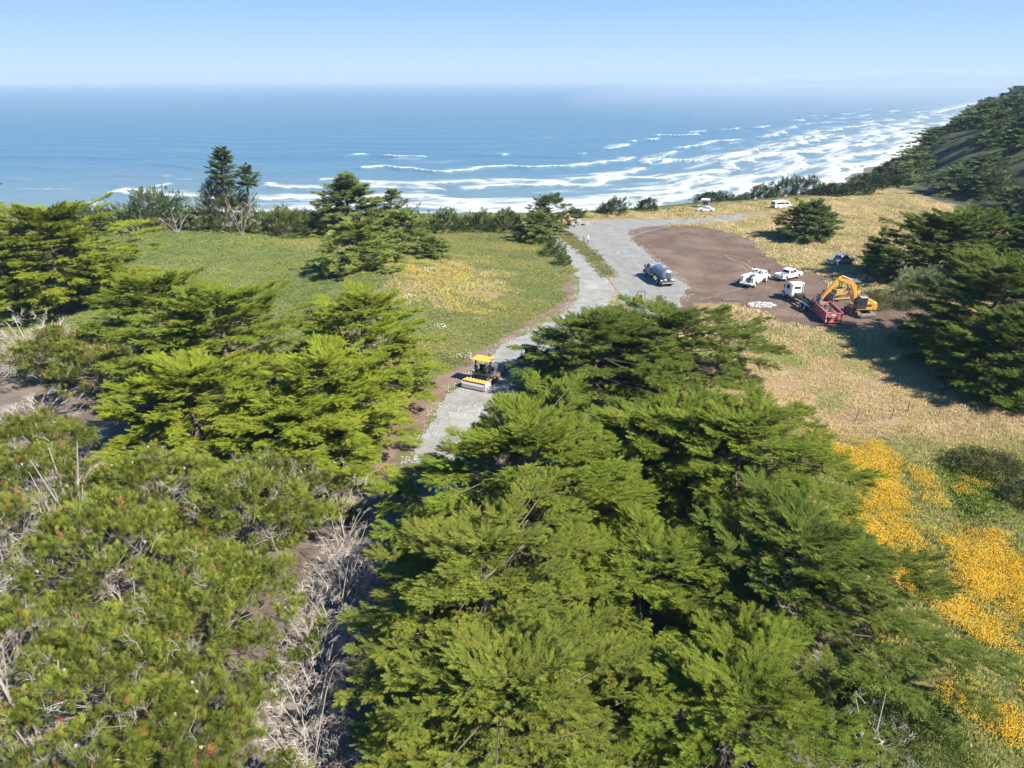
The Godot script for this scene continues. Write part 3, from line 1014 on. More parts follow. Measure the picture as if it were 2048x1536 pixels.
# a pine with a broad, domed crown: needle tufts, cones, bare grey boughs and browned tips
func pine(called: String, label: String, group: String, x: float, z: float, o: Dictionary) -> Node3D:
	var r := RandomNumberGenerator.new()
	r.seed = int(absf(x * 171.0) + absf(z * 613.0)) + 5
	var t := thing(called, label, "tree", ground(x, z), 0.0, group)
	var hh: float = o.h
	var rr: float = o.r
	var lod: int = o.get("lod", 0)
	var hue: Color = o.get("hue", Color(0.140, 0.172, 0.030))
	var wood := MB.new()
	var tp := []; var tr := []
	for k in 7:
		var f := k / 6.0
		tp.append(Vector3(sin(f * 4.0 + x) * 0.25, f * hh * 0.86, cos(f * 5.0 + z) * 0.25))
		tr.append((0.028 * hh + 0.06) * (1.0 - 0.8 * f))
	tp[0].y = -0.3
	wood.tube(tp, tr, 7)
	var where := []; var tints := PackedColorArray(); var brown := []; var browns := PackedColorArray()
	var twigs := MB.new()
	var limbs := int(o.get("dens", 1.0) * (14 + rr * rr * 1.7))
	var tips := []
	for i in limbs:
		var f := (i + 0.5) / limbs
		var az := i * 2.39996 + r.randf_range(-0.3, 0.3)
		# a point of the dome to reach for
		var rad := rr * sqrt(f) * r.randf_range(0.85, 1.12)
		var top := hh * (1.0 - 0.50 * pow(rad / rr, 2.2)) + r.randf_range(-0.7, 0.6)
		var goal := Vector3(cos(az) * rad, top, sin(az) * rad)
		var f0 := clampf(0.45 + 0.45 * (1.0 - rad / rr) + r.randf_range(-0.1, 0.1), 0.25, 0.95)
		var p0: Vector3 = tp[int(f0 * 6)].lerp(tp[mini(int(f0 * 6) + 1, 6)], f0 * 6 - int(f0 * 6))
		var mid := p0.lerp(goal, 0.55) + Vector3(r.randf_range(-0.4, 0.4), -0.4, r.randf_range(-0.4, 0.4))
		wood.tube([p0, mid, goal], [0.012 + 0.006 * rad, 0.022, 0.010], 4, false)
		var tint := hue * r.randf_range(0.68, 1.25)
		var dead: bool = r.randf() < o.get("bare", 0.14) and rad > rr * 0.4
		for k in int(7 * [1.0, 0.7, 0.5][lod]):
			var a: Vector3 = goal + Vector3(r.randf_range(-1, 1), r.randf_range(-0.55, 0.35), r.randf_range(-1, 1)) * o.get("clump", 0.72)
			wood.tube([mid.lerp(goal, 0.6), a], [0.014, 0.008], 3, false)
			if dead: continue
			for j in int(o.get("per", 9)):
				var d: Vector3 = (Vector3(r.randf_range(-1, 1), r.randf_range(0.05, 1.3), r.randf_range(-1, 1)) + (a - p0).normalized() * 0.4).normalized()
				var s: float = r.randf_range(0.65, 1.2) * o.get("size", 1.0)
				var here: Vector3 = a + Vector3(r.randf_range(-0.4, 0.4), r.randf_range(-0.25, 0.25), r.randf_range(-0.4, 0.4))
				if r.randf() < o.get("brown", 0.02):
					put_spray(brown, browns, here, d, s, r, Color(0.26, 0.11, 0.045))
				else:
					put_spray(where, tints, here, d, s, r, tint if r.randf() < 0.8 else Color(tint.g * 1.0, tint.g * 1.05, tint.b * 1.1))
		tips.append([goal, dead])
	part("trunk", wood, mats.dead_bark, t)
	var me: Mesh = (tufts if lod == 0 else tufts_mid)[r.randi() % 3]
	copies("crown", me, mats.needle, where, tints, t).set_meta("kind", "stuff")
	if brown.size() > 0:
		copies("browned_needles", me, mats.needle, brown, browns, t).set_meta("kind", "stuff")
	for tip in tips:
		if tip[1] or r.randf() < o.get("twiggy", 0.12):
			for k in (3 if tip[1] else 1):
				var ob := MeshInstance3D.new()
				ob.name = "dead_branch"
				ob.mesh = dead_sprays[r.randi() % 3]
				ob.material_override = mats.dead
				t.add_child(ob, true)
				var d := Vector3(r.randf_range(-1, 1), r.randf_range(0.1, 0.8), r.randf_range(-1, 1)).normalized()
				var s := r.randf_range(0.9, 1.9)
				var zz := d.cross(Vector3.UP).normalized()
				ob.transform = Transform3D(Basis(d * s, zz.cross(d) * s, zz * s), tip[0] + Vector3(r.randf_range(-0.6, 0.6), -0.35, r.randf_range(-0.6, 0.6)))
		if lod == 0 and r.randf() < o.get("cones", 0.3):
			var cb := MB.new()
			for k in 1:
				cb.blob(tip[0] + Vector3(r.randf_range(-0.22, 0.22), 0.12 + r.randf() * 0.2, r.randf_range(-0.22, 0.22)), Vector3(0.08, 0.10, 0.08), r, 0.35, 5, 7)
			part("cone_cluster", cb, mats.cone, t)
	spray_count += where.size()
	return t

# a rounded bush; kind 0 leafy, 1 feathery like young cypress
func bush(called: String, label: String, group: String, x: float, z: float, hh: float, rr: float, kind: int, hue: Color, size := 0.9, wind := Vector2.ZERO, category := "shrub", dens := 1.0) -> Node3D:
	var r := RandomNumberGenerator.new()
	r.seed = int(absf(x * 151.0) + absf(z * 419.0)) + 3
	var t := thing(called, label, category, ground(x, z), 0.0, group)
	var wood := MB.new()
	var where := []; var tints := PackedColorArray()
	var stems := 7 + int(rr * 2.0)
	for i in stems:
		var az := i * 2.39996
		var rad := rr * 0.8 * sqrt((i + 0.5) / stems)
		var e := Vector3(cos(az) * rad, hh * 0.75 * (1.0 - 0.4 * rad / rr), sin(az) * rad)
		wood.tube([Vector3(cos(az) * 0.1, -0.15, sin(az) * 0.1), e * 0.5 + Vector3(0, hh * 0.1, 0), e], [0.03 + 0.01 * hh, 0.03, 0.01], 4, false)
	var cnt := int(dens * (rr * rr * 2.6 + rr * hh * 2.4) / (size * size) * (5.5 if kind == 0 else 2.2))
	for k in cnt:
		var f := (k + 0.5) / cnt
		var az := k * 2.39996 + r.randf_range(-0.4, 0.4)
		var el := asin(clampf(1.0 - f * 1.02, -0.02, 1.0))
		var bump := 1.0 + 0.24 * noise_b.get_noise_3d(cos(az) * cos(el) * 7.0 + x, sin(el) * 7.0, sin(az) * cos(el) * 7.0 + z) * 2.0
		var n := Vector3(cos(az) * cos(el), sin(el), sin(az) * cos(el))
		var depth := r.randf_range(0.72, 1.0)
		var p := Vector3(n.x * rr, n.y * hh * 0.9, n.z * rr) * bump * depth
		p += Vector3(wind.x, 0, wind.y) * p.y * 0.7
		p.y = maxf(p.y, 0.15)
		var d := (n + Vector3(r.randf_range(-0.5, 0.5), r.randf_range(0.0, 0.9), r.randf_range(-0.5, 0.5)) + Vector3(wind.x, 0, wind.y)).normalized()
		put_spray(where, tints, p - d * size * 0.5, d, size * r.randf_range(0.7, 1.2), r, hue * r.randf_range(0.85, 1.15))
	part("stem", wood, mats.bark, t)
	var me: Mesh = leaf_sprays[r.randi() % 3] if kind == 0 else (fronds_mid if size < 1.3 else fronds_far)[r.randi() % 3]
	copies("crown", me, mats.frond if kind == 1 else mats.leaf, where, tints, t).set_meta("kind", "stuff")
	spray_count += where.size()
	return t

# a bare, silvery shrub or fallen top
func dead_bush(label: String, group: String, x: float, z: float, hh: float, rr: float, count: int, called := "dead_shrub", big := 1.0) -> Node3D:
	var r := RandomNumberGenerator.new()
	r.seed = int(absf(x * 251.0) + absf(z * 319.0)) + 3
	var t := thing(called, label, "dead shrub", ground(x, z), 0.0, group)
	var wood := MB.new()
	for k in 5:
		var az := k * 2.5 + r.randf()
		var e := Vector3(cos(az) * rr * 0.7, hh * r.randf_range(0.5, 0.9), sin(az) * rr * 0.7)
		wood.tube([Vector3(0, -0.1, 0), e * 0.5 + Vector3(0, 0.2, 0), e], [0.07 * big, 0.05 * big, 0.02 * big], 5, false)
	part("stem", wood, mats.dead, t)
	var where := []; var tints := PackedColorArray()
	for k in count:
		var az := r.randf() * TAU
		var f := sqrt(r.randf())
		var p := Vector3(cos(az) * rr * f, hh * (1.0 - f * f * 0.7) * r.randf_range(0.3, 0.95), sin(az) * rr * f)
		var d := (Vector3(p.x, r.randf_range(0.1, 1.2), p.z).normalized() + Vector3(r.randf_range(-0.6, 0.6), 0, r.randf_range(-0.6, 0.6))).normalized()
		put_spray(where, tints, p, d, big * r.randf_range(0.6, 1.3), r, Color(1, 1, 1))
	copies("twigs", dead_sprays[r.randi() % 3], mats.dead_twig, where, tints, t).set_meta("kind", "stuff")
	return t

func make_trees() -> void:
	mats.dead_bark = grained("pine_bark", lin(0.33, 0.28, 0.24), mats.bark.albedo_texture, 1.5, 0.95)
	mats.cone = paint("cone", lin(0.25, 0.23, 0.21), 0.8)
	mats.dead_twig = paint("dead_twig", lin(0.40, 0.365, 0.33), 0.9)
	mats.dead_twig.vertex_color_use_as_albedo = true
	var dark := Color(0.068, 0.101, 0.011)
	var mid := Color(0.098, 0.132, 0.011)
	var lime := Color(0.128, 0.163, 0.011)
	var olive := Color(0.110, 0.133, 0.017)
	var g1 := "cypresses in the foreground"
	cypress("cypress_tree", "huge bright green cypress in the middle of the picture, nearest the road's lower end", g1, 0.4, -45.8, {"h": 11.4, "r": 12.0, "hue": mid, "low": 0.06, "dens": 1.25})
	cypress("cypress_tree", "broad green cypress with radiating fans just below the centre of the picture", g1, -1.8, -33.5, {"h": 10.4, "r": 10.0, "hue": olive, "low": 0.05, "dens": 1.25, "size": 0.58})
	cypress("cypress_tree", "olive green cypress at the bottom edge beside the dead brush", g1, -0.6, -25.5, {"h": 8.6, "r": 9.5, "hue": olive, "low": 0.05, "dens": 1.25, "size": 0.58})
	cypress("cypress_tree", "dark green cypress beside the orange poppies with grey dead boughs on its flank", g1, 17.6, -37.0, {"h": 8.6, "r": 9.2, "hue": dark, "low": 0.04, "dead": 12, "dens": 1.35})
	cypress("cypress_tree", "low green cypress filling the hollow between the centre trees and the dark one", g1, 8.5, -37.5, {"h": 7.0, "r": 7.5, "hue": mid, "low": 0.05})
	cypress("cypress_tree", "green cypress at the bottom edge left of the white dead boughs", g1, 11.0, -26.5, {"h": 7.0, "r": 8.5, "hue": mid, "low": 0.05, "dead": 6, "dens": 1.25, "size": 0.58})
	cypress("cypress_tree", "layered cypress with a flat pointed top in front of the straw coloured meadow", g1, 18.0, -50.0, {"h": 10.0, "r": 10.0, "hue": mid, "low": 0.16, "form": "round", "dens": 1.3})
	cypress("cypress_tree", "lower cypress joined to the left side of the layered one", g1, 11.8, -52.5, {"h": 8.8, "r": 9.5, "hue": mid, "low": 0.1, "dens": 1.3})
	cypress("cypress_tree", "dark cypress beside the lane right of the paver", g1, 9.6, -76.5, {"h": 9.2, "r": 10.5, "hue": dark, "low": 0.06, "dens": 1.5})
	cypress("cypress_tree", "dark cypress with a leaning tip just below the tank truck", g1, 18.0, -79.5, {"h": 8.9, "r": 10.5, "hue": dark, "low": 0.06, "form": "round", "wind": Vector2(0.2, 0), "dens": 1.5})
	cypress("cypress_tree", "bright green pointed cypress left of the road, farther of the two there", g1, -17.5, -76.5, {"h": 12.6, "r": 9.4, "hue": lime, "low": 0.04, "dens": 1.25})
	cypress("cypress_tree", "bright green cypress left of the road whose branches reach over the brown verge", g1, -18.5, -62.5, {"h": 10.0, "r": 10.0, "hue": lime, "low": 0.05, "dens": 1.25})
	cypress("cypress_tree", "wide tiered cypress in the middle of the left grove", g1, -33.0, -76.0, {"h": 12.8, "r": 11.5, "hue": mid, "low": 0.12, "form": "round", "dens": 1.35})
	cypress("cypress_tree", "tiered cypress between the middle of the left grove and the shelved tree", g1, -45.0, -86.0, {"h": 11.5, "r": 10.5, "hue": mid, "low": 0.08, "dens": 1.3})
	cypress("cypress_tree", "spreading bright cypress in front of the tiered one", g1, -31.0, -62.0, {"h": 8.8, "r": 10.5, "hue": lime, "low": 0.08, "dens": 1.25})
	cypress("cypress_tree", "lowest cypress of the left grove, overhanging the pine tops", g1, -19.8, -56.5, {"h": 7.6, "r": 8.6, "hue": lime, "low": 0.06, "dens": 1.25})
	cypress("cypress_tree", "large cypress with flat shelves of foliage at the left edge, dark under its crown", g1, -69.0, -106.0, {"h": 16.5, "r": 12.5, "hue": lime, "low": 0.22, "form": "round", "dens": 1.9})
	cypress("cypress_tree", "shelved cypress cut by the left edge of the picture", g1, -83.0, -104.0, {"h": 17.0, "r": 12.0, "hue": mid, "low": 0.25, "form": "round", "dens": 1.6})
	cypress("cypress_tree", "tall cypress beyond the left edge with only branch tips in view", g1, -90.0, -112.0, {"h": 26.0, "r": 8.5, "hue": dark, "low": 0.5, "form": "round"})
	var g2 := "cypresses on the right side"
	cypress("cypress_tree", "biggest dark cypress at the right edge, throwing a long shadow over the straw", g2, 60.0, -86.0, {"h": 13.5, "r": 12.5, "hue": dark, "dens": 1.8, "low": 0.05, "form": "round"})
	cypress("cypress_tree", "dark cypress at the right edge nearer than the biggest one", g2, 57.0, -75.0, {"h": 9.5, "r": 9.5, "hue": dark, "dens": 1.8, "low": 0.04, "form": "round"})
	cypress("cypress_tree", "spreading cypress with a low shelf of branches behind the grey pickup", g2, 77.0, -125.0, {"h": 12.5, "r": 13.5, "hue": dark, "dens": 2.1, "lod": 1, "low": 0.06, "form": "round"})
	cypress("cypress_tree", "cypress farther right behind the spreading one", g2, 91.0, -119.0, {"h": 13.0, "r": 13.0, "hue": dark, "dens": 2.0, "lod": 1, "low": 0.06, "form": "round"})
	cypress("cypress_tree", "lone round cypress in the dry meadow in front of the white van", g2, 68.0, -161.5, {"h": 8.2, "r": 7.8, "hue": Color(0.075, 0.110, 0.03), "lod": 1, "low": 0.06, "form": "round", "wind": Vector2(-0.18, 0.0), "dens": 2.0})
	bush("coyote_brush", "pale grey green bush below the spreading cypress", "bushes at the right", 66.0, -111.5, 6.4, 5.0, 0, Color(0.165, 0.195, 0.090), 0.8)
	bush("coyote_brush", "feathery pale bush right behind the excavator", "bushes at the right", 58.0, -108.5, 3.8, 2.3, 0, Color(0.165, 0.180, 0.065), 0.8)
	bush("coyote_brush", "small grey green bush between excavator and dark cypress", "bushes at the right", 62.0, -108.0, 2.4, 1.7, 0, Color(0.130, 0.165, 0.070), 0.7)
	bush("coyote_brush", "low olive bush beside the bright green wet patch", "bushes at the right", 44.0, -57.5, 2.2, 3.6, 0, Color(0.088, 0.098, 0.026), 0.7)
	bush("coyote_brush", "dark bush at the right edge next to the olive bush", "bushes at the right", 45.0, -52.0, 2.2, 3.0, 0, Color(0.070, 0.085, 0.030), 0.7)
	bush("coyote_brush", "leafy bright bush in the bottom right under the dark cypress", "bushes at the right", 21.5, -28.0, 3.0, 3.6, 0, Color(0.115, 0.160, 0.032), 0.6)
	# the hedge of trees on the far side of the knoll
	var g3 := "trees along the bluff behind the knoll"
	var far_green := Color(0.088, 0.120, 0.029)
	cypress("cypress_tree", "tall windswept cypress with a pointed top above the surf line", g3, -38.5, -168.0, {"h": 13.5, "r": 14.0, "hue": far_green, "lod": 1, "low": 0.02, "form": "cone", "dens": 1.3})
	cypress("cypress_tree", "thin leaning cypress right of the pointed windswept one", g3, -28.5, -166.0, {"h": 11.0, "r": 4.0, "hue": far_green, "lod": 1, "low": 0.3, "form": "round", "wind": Vector2(0.3, 0)})
	cypress("cypress_tree", "bushy light green cypress in front of the pointed one", g3, -27.8, -126.0, {"h": 8.6, "r": 8.2, "hue": Color(0.128, 0.165, 0.030), "lod": 1, "low": 0.0, "form": "round"})
	cypress("cypress_tree", "light green bushy cypress close behind the other bushy one", g3, -22.5, -143.0, {"h": 8.2, "r": 6.8, "hue": Color(0.112, 0.148, 0.029), "lod": 1, "low": 0.0, "form": "round"})
	cypress("cypress_tree", "cypress with a narrow dark top standing above the silvery dead boughs", g3, -62.5, -158.0, {"h": 19.0, "r": 3.6, "hue": Color(0.055, 0.085, 0.024), "lod": 1, "low": 0.60, "form": "round"})
	cypress("cypress_tree", "small leaning cypress top right of the narrow topped one", g3, -58.0, -158.5, {"h": 15.5, "r": 2.6, "hue": Color(0.055, 0.085, 0.024), "lod": 1, "low": 0.72, "form": "round", "wind": Vector2(0.2, 0)})
	bush("pine_tree", "rounded grey green pine under the narrow topped cypress", g3, -64.0, -160.0, 12.0, 8.0, 1, Color(0.098, 0.122, 0.038), 1.2, Vector2.ZERO, "tree", 2.0)
	bush("pine_tree", "dark rounded pine left of the narrow topped cypress", g3, -81.0, -163.0, 9.6, 10.0, 1, Color(0.068, 0.093, 0.034), 1.2, Vector2.ZERO, "tree", 2.0)
	bush("pine_tree", "dark rounded pine farthest left in the hedge", g3, -97.0, -164.0, 7.4, 8.0, 1, Color(0.070, 0.092, 0.032), 1.2, Vector2.ZERO, "tree", 2.0)
	bush("pine_tree", "olive bush between the silvery dead boughs and the pointed cypress", g3, -52.0, -162.0, 7.0, 8.0, 1, Color(0.092, 0.118, 0.032), 1.2, Vector2.ZERO, "tree", 2.0)
	dead_bush("silvery dead boughs in front of the narrow topped cypress", "dead wood behind the knoll", -57.5, -151.5, 9.5, 3.6, 60)
	dead_bush("silvery dead twigs at the foot of the dark rounded pine", "dead wood behind the knoll", -72.0, -153.5, 4.5, 5.5, 60)
	dead_bush("low heap of grey twigs left of the silvery boughs", "dead wood behind the knoll", -81.0, -153.0, 3.0, 4.0, 34)
	var hedge := [[-25.0, -168, 6.6, 4.8], [-16.5, -172, 5.4, 5.2], [-8.5, -173, 4.8, 5.0], [-1.5, -172, 5.2, 4.6]]
	var hl := ["darkest shrub of the hedge, next to the bushy cypress", "second shrub of the hedge counted from the bushy cypress", "third shrub of the hedge, lower than its neighbours", "last shrub of the hedge before the wind-bent cypress"]
	for k in hedge.size():
		bush("cypress_shrub", hl[k], "hedge of shrubs on the knoll's rim", hedge[k][0], hedge[k][1], hedge[k][2], hedge[k][3], 1, Color(0.072, 0.104, 0.026), 1.1, Vector2(0.1, 0), "shrub", 1.8)
	cypress("cypress_tree", "wind-bent cypress with a flat crown beside the small excavator", g3, 7.2, -169.0, {"h": 8.8, "r": 6.0, "hue": Color(0.070, 0.096, 0.032), "lod": 1, "low": 0.1, "form": "round", "wind": Vector2(0.3, 0)})
	cypress("cypress_tree", "bushy cypress at the knoll's end in front of the wind-bent one", g3, 5.6, -160.5, {"h": 6.2, "r": 5.6, "hue": Color(0.085, 0.120, 0.026), "lod": 1, "low": 0.0, "form": "round"})
	bush("cypress_shrub", "dark shrub hanging over the narrow road's left edge", "shrubs on the knoll", 8.6, -145.5, 3.6, 2.7, 1, Color(0.064, 0.096, 0.024), 0.9, Vector2.ZERO, "shrub", 1.5)
	bush("cypress_shrub", "low dark shrub nearer down the narrow road's left edge", "shrubs on the knoll", 10.0, -137.5, 2.2, 1.9, 1, Color(0.064, 0.096, 0.024), 0.9, Vector2.ZERO, "shrub", 1.5)
	cypress("cypress_tree", "small young cypress among yellow flowers on the knoll", "shrubs on the knoll", -15.8, -136.0, {"h": 4.0, "r": 3.2, "hue": Color(0.075, 0.105, 0.024), "lod": 1, "low": 0.0})
	# bushes on the seaward rim
	var rim := [[16.0, -190.0, 2.6, 3.6, "windblown dark bush right behind the small excavator's boulders"], [27.0, -196.0, 4.2, 4.6, "round windblown dark bush on the bluff rim beside the gravel road"], [37.0, -200.0, 3.6, 3.4, "compact round bush on the bluff rim, right of the windblown one"],
		[58.5, -216.0, 3.4, 4.6, "low dark bush beside the white roofed booth"], [66.0, -224.0, 3.2, 4.5, "low dark bush right of the booth's bush"], [78.0, -228.0, 5.6, 5.0, "dark leaning bush behind the white van's roof"], [86.0, -232.0, 8.4, 5.0, "tallest wind-shaped tree on the rim behind the white van"], [95.0, -238.0, 7.0, 5.0, "wind-shaped tree at the rim's end next to the sand"], [71.5, -226.0, 3.0, 2.6, "smallest bush of the rim trees"]]
	for q in rim:
		bush("windblown_bush", q[4], "windblown bushes on the bluff rim", q[0], q[1], q[2], q[3], 1, Color(0.056, 0.082, 0.032), 1.2, Vector2(0.45, 0.1), "shrub", 1.8)
	var belt := ["first", "second", "third", "fourth", "fifth", "sixth"]
	for k in 6:
		var bx_ := 101.0 + k * 9.0
		bush("windblown_bush", "dense dark bush, %s of the belt from the rim trees up to the wooded slope" % belt[k], "belt of bushes above the sand", bx_, along(EDGE, bx_) + 4.0 + (k % 2) * 4.0, 3.6 + 0.5 * k, 6.0, 1, Color(0.060, 0.085, 0.030), 1.3, Vector2(0.25, 0.1), "shrub", 1.6)
	make_pines()
	make_hillside()

func make_pines() -> void:
	var g := "pines in the lower left"
	var list := [
		[-18.2, -40.5, 8.4, 5.6, "green pine next to the dead grey brush, upper of the two there"],
		[-17.0, -31.5, 8.4, 5.4, "green pine next to the dead grey brush, lower of the two there"],
		[-25.0, -35.5, 8.8, 5.8, "dense green pine in the middle of the lower left"],
		[-20.5, -27.0, 8.4, 5.0, "green pine at the bottom edge between two others"],
		[-27.0, -28.5, 7.8, 5.0, "pine with many bare grey boughs at the bottom left edge"],
		[-32.0, -37.0, 7.6, 5.4, "thin pine with pale boughs at the left edge, over the bottom left pine"],
		[-26.5, -45.0, 7.2, 5.4, "pine below the left cypresses with grey cones on its top"],
		[-53.5, -79.0, 6.0, 4.8, "brown tipped pine beside the silvery dead tree"],
		[-59.5, -75.0, 5.0, 4.4, "sparse pine at the left edge under the shelved cypress"],
		[-41.0, -54.0, 5.4, 4.4, "low pine at the left edge by the pale bare ground"],
		[-15.6, -23.5, 7.6, 4.6, "pine at the bottom edge closest to the dead brush"],
		[-18.5, -20.0, 7.0, 4.6, "pine cut by the bottom edge"],
		[-36.0, -45.5, 6.4, 4.6, "small pine between the low pine and the thin one"],
		[-18.5, -48.0, 6.4, 4.8, "pine under the lowest cypress at the top of the dead brush"],
		[-46.0, -73.0, 6.0, 5.0, "pine with orange dead tips under the spreading cypress"],
	]
	for k in list.size():
		var q: Array = list[k]
		var thin: bool = k in [4, 5, 8, 11, 13]
		pine("pine_tree", q[4], g, q[0], q[1], {"h": q[2], "r": q[3], "hue": Color(0.122, 0.154, 0.020) * (0.85 if k >= 7 else 1.0), "dens": 0.8 if thin else 1.0, "per": 6 if thin else 9, "bare": 0.5 if thin else 0.15, "brown": 0.05 if k in [5, 7, 8, 14] else 0.012, "twiggy": 0.6 if thin else 0.3, "cones": 0.3, "lod": 0})
	# the band of dead, lichen-grey brush between the pines and the big cypress
	var band := [[-11.2, -41.0, 3.8, 2.2], [-11.0, -38.3, 4.2, 2.1], [-10.8, -35.6, 4.4, 2.0], [-10.9, -33.0, 4.6, 2.0], [-10.6, -30.4, 4.8, 2.0], [-10.4, -27.8, 4.8, 2.0], [-9.8, -25.2, 4.6, 2.1], [-12.6, -46.5, 3.2, 2.6], [-13.6, -51.5, 3.0, 2.8]]
	for k in band.size():
		dead_bush("grey dead brush, %s of the band between pines and big cypress counted from the bottom" % ["seventh", "sixth", "fifth", "fourth", "third", "second", "lowest", "eighth", "topmost"][k], "band of dead brush beside the pines", band[k][0] - 0.5, band[k][1], band[k][2] + 1.5, band[k][3] + 0.5, 110, "dead_shrub", 0.75)
	dead_bush("big silvery dead tree top at the left edge under the shelved cypress", "fallen dead wood at the left", -61.5, -85.5, 8.0, 4.6, 70, "dead_tree", 1.7)
	dead_bush("grey dead branches lying between the silvery tree and the pines", "fallen dead wood at the left", -44.5, -80.0, 5.0, 2.6, 34, "dead_tree", 1.3)
	dead_bush("pale dead branches on the bare ground at the left edge", "fallen dead wood at the left", -50.0, -68.5, 1.8, 4.4, 50, "dead_tree", 1.3)
	var grey := [[-29.0, -31.5, 10.2, 2.2, "pale dead boughs between the bare boughed pine and the thin pine"], [-31.5, -35.0, 10.0, 2.6, "wide spray of grey deadwood at the left edge over the thin pine"], [-26.0, -26.5, 10.2, 2.2, "grey deadwood above the thick pale boughs in the corner"], [-30.0, -40.5, 10.0, 2.0, "small grey dead crown right of the white snag"], [-22.0, -32.0, 9.2, 1.2, "thin grey twigs on top of the dense green pine"]]
	for q in grey:
		dead_bush(q[4], "deadwood among the pines", q[0], q[1], q[2], q[3], 24, "dead_tree", 1.1)
	dead_bush("white lichen covered snag standing among the pines left of their middle", "fallen dead wood at the left", -32.5, -44.5, 9.6, 2.2, 26, "dead_tree", 1.5)
	dead_bush("thick pale dead boughs in the bottom left corner", "fallen dead wood at the left", -23.0, -25.0, 9.4, 2.4, 16, "dead_tree", 2.2)
	dead_bush("tangle of dead branches in the dark gap at the bottom right of centre", "fallen dead wood at the left", 15.6, -25.0, 2.8, 2.4, 44, "dead_tree")
	dead_bush("white dead boughs hanging at the poppies' edge in the bottom right", "fallen dead wood at the left", 18.8, -26.5, 5.2, 2.0, 40, "dead_tree")

func make_hillside() -> void:
	# the wooded slope on the right that runs out to the beach
	var r := RandomNumberGenerator.new()
	r.seed = 404
	var where := []
	var tries := 0
	while where.size() < 190 and tries < 14000:
		tries += 1
		var z := -165.0 - pow(r.randf(), 1.3) * 520.0
		var x := along(FOOT, z) + r.randf_range(2.0, 170.0)
		if x / -z > 0.92: continue
		var ok := true
		for q in where:
			if Vector2(q.x - x, q.y - z).length() < 7.0 - z * 0.006: ok = false; break
		if ok: where.append(Vector2(x, z))
	where.sort_custom(func(a, b): return a.y > b.y)
	for k in where.size():
		var q: Vector2 = where[k]
		var big := r.randf_range(0.8, 1.25)
		var o := {"h": 6.0 * big, "r": 7.4 * big, "hue": Color(0.060, 0.088, 0.024) * r.randf_range(0.85, 1.25), "lod": 2, "low": 0.0, "form": "round", "size": 1.5, "wind": Vector2(0.12, 0.0)}
		var up := q.x - along(FOOT, q.y)
		var which := "at the foot of" if up < 28.0 else ("half way up" if up < 85.0 else "high on")
		var side := "beside the dry meadow" if q.y > -250.0 else ("above the beach" if q.y > -400.0 else "far along the shore")
		cypress("hillside_cypress", "dark green cypress %s the wooded slope %s" % [which, side], "cypresses %s the wooded slope %s" % [which, side], q.x, q.y, o)

# ---------------------------------------------------------------- vehicles: forward is +x, the left side is -z
func head(dx: float, dz: float) -> float:
	return atan2(-dz, dx)

func wheel(p: Node, x: float, z: float, r: float, w: float, rim := "rim") -> void:
	var b := MB.new()
	b.xf = Transform3D(Basis(Vector3.RIGHT, PI / 2), Vector3(x, r, z))
	b.lathe([[r * 0.55, -w * 0.5], [r * 0.92, -w * 0.5], [r, -w * 0.36], [r, w * 0.36], [r * 0.92, w * 0.5], [r * 0.55, w * 0.5]], 18)
	var o := part("wheel", b, mats.rubber, p)
	b = MB.new()
	b.xf = Transform3D(Basis(Vector3.RIGHT, PI / 2), Vector3(x, r, z))
	b.lathe([[0.0, -w * 0.42], [r * 0.2, -w * 0.44], [r * 0.3, -w * 0.34], [r * 0.56, -w * 0.42], [r * 0.56, w * 0.42], [r * 0.3, w * 0.34], [r * 0.2, w * 0.44], [0.0, w * 0.42]], 14)
	part("rim", b, mats[rim], o)

func bx(called: String, p: Node, m: String, at: Vector3, s: Vector3, bev := 0.03) -> MeshInstance3D:
	var b := MB.new()
	b.box(at, s, bev)
	return part(called, b, mats[m], p)

func pane(p: Node, q: Array) -> void:
	# a sheet of glass from four corners, 2 cm thick
	var b := MB.new()
	var n: Vector3 = (q[1] - q[0]).cross(q[2] - q[0]).normalized() * 0.012
	b.face(q[0] + n, q[1] + n, q[2] + n, q[3] + n, n)
	b.face(q[0] - n, q[1] - n, q[2] - n, q[3] - n, -n)
	for k in 4:
		var k2 := (k + 1) % 4
		var mid: Vector3 = (q[0] + q[1] + q[2] + q[3]) * 0.25
		b.face(q[k] - n, q[k2] - n, q[k2] + n, q[k] + n, (q[k] + q[k2]) * 0.5 - mid)
	part("window", b, mats.glass, p)

func arch(x: float, r: float, y0: float) -> Array:
	var out := []
	for k in 7:
		var a := PI * k / 6.0
		out.append([x - cos(a) * r, y0 + sin(a) * r])
	return out

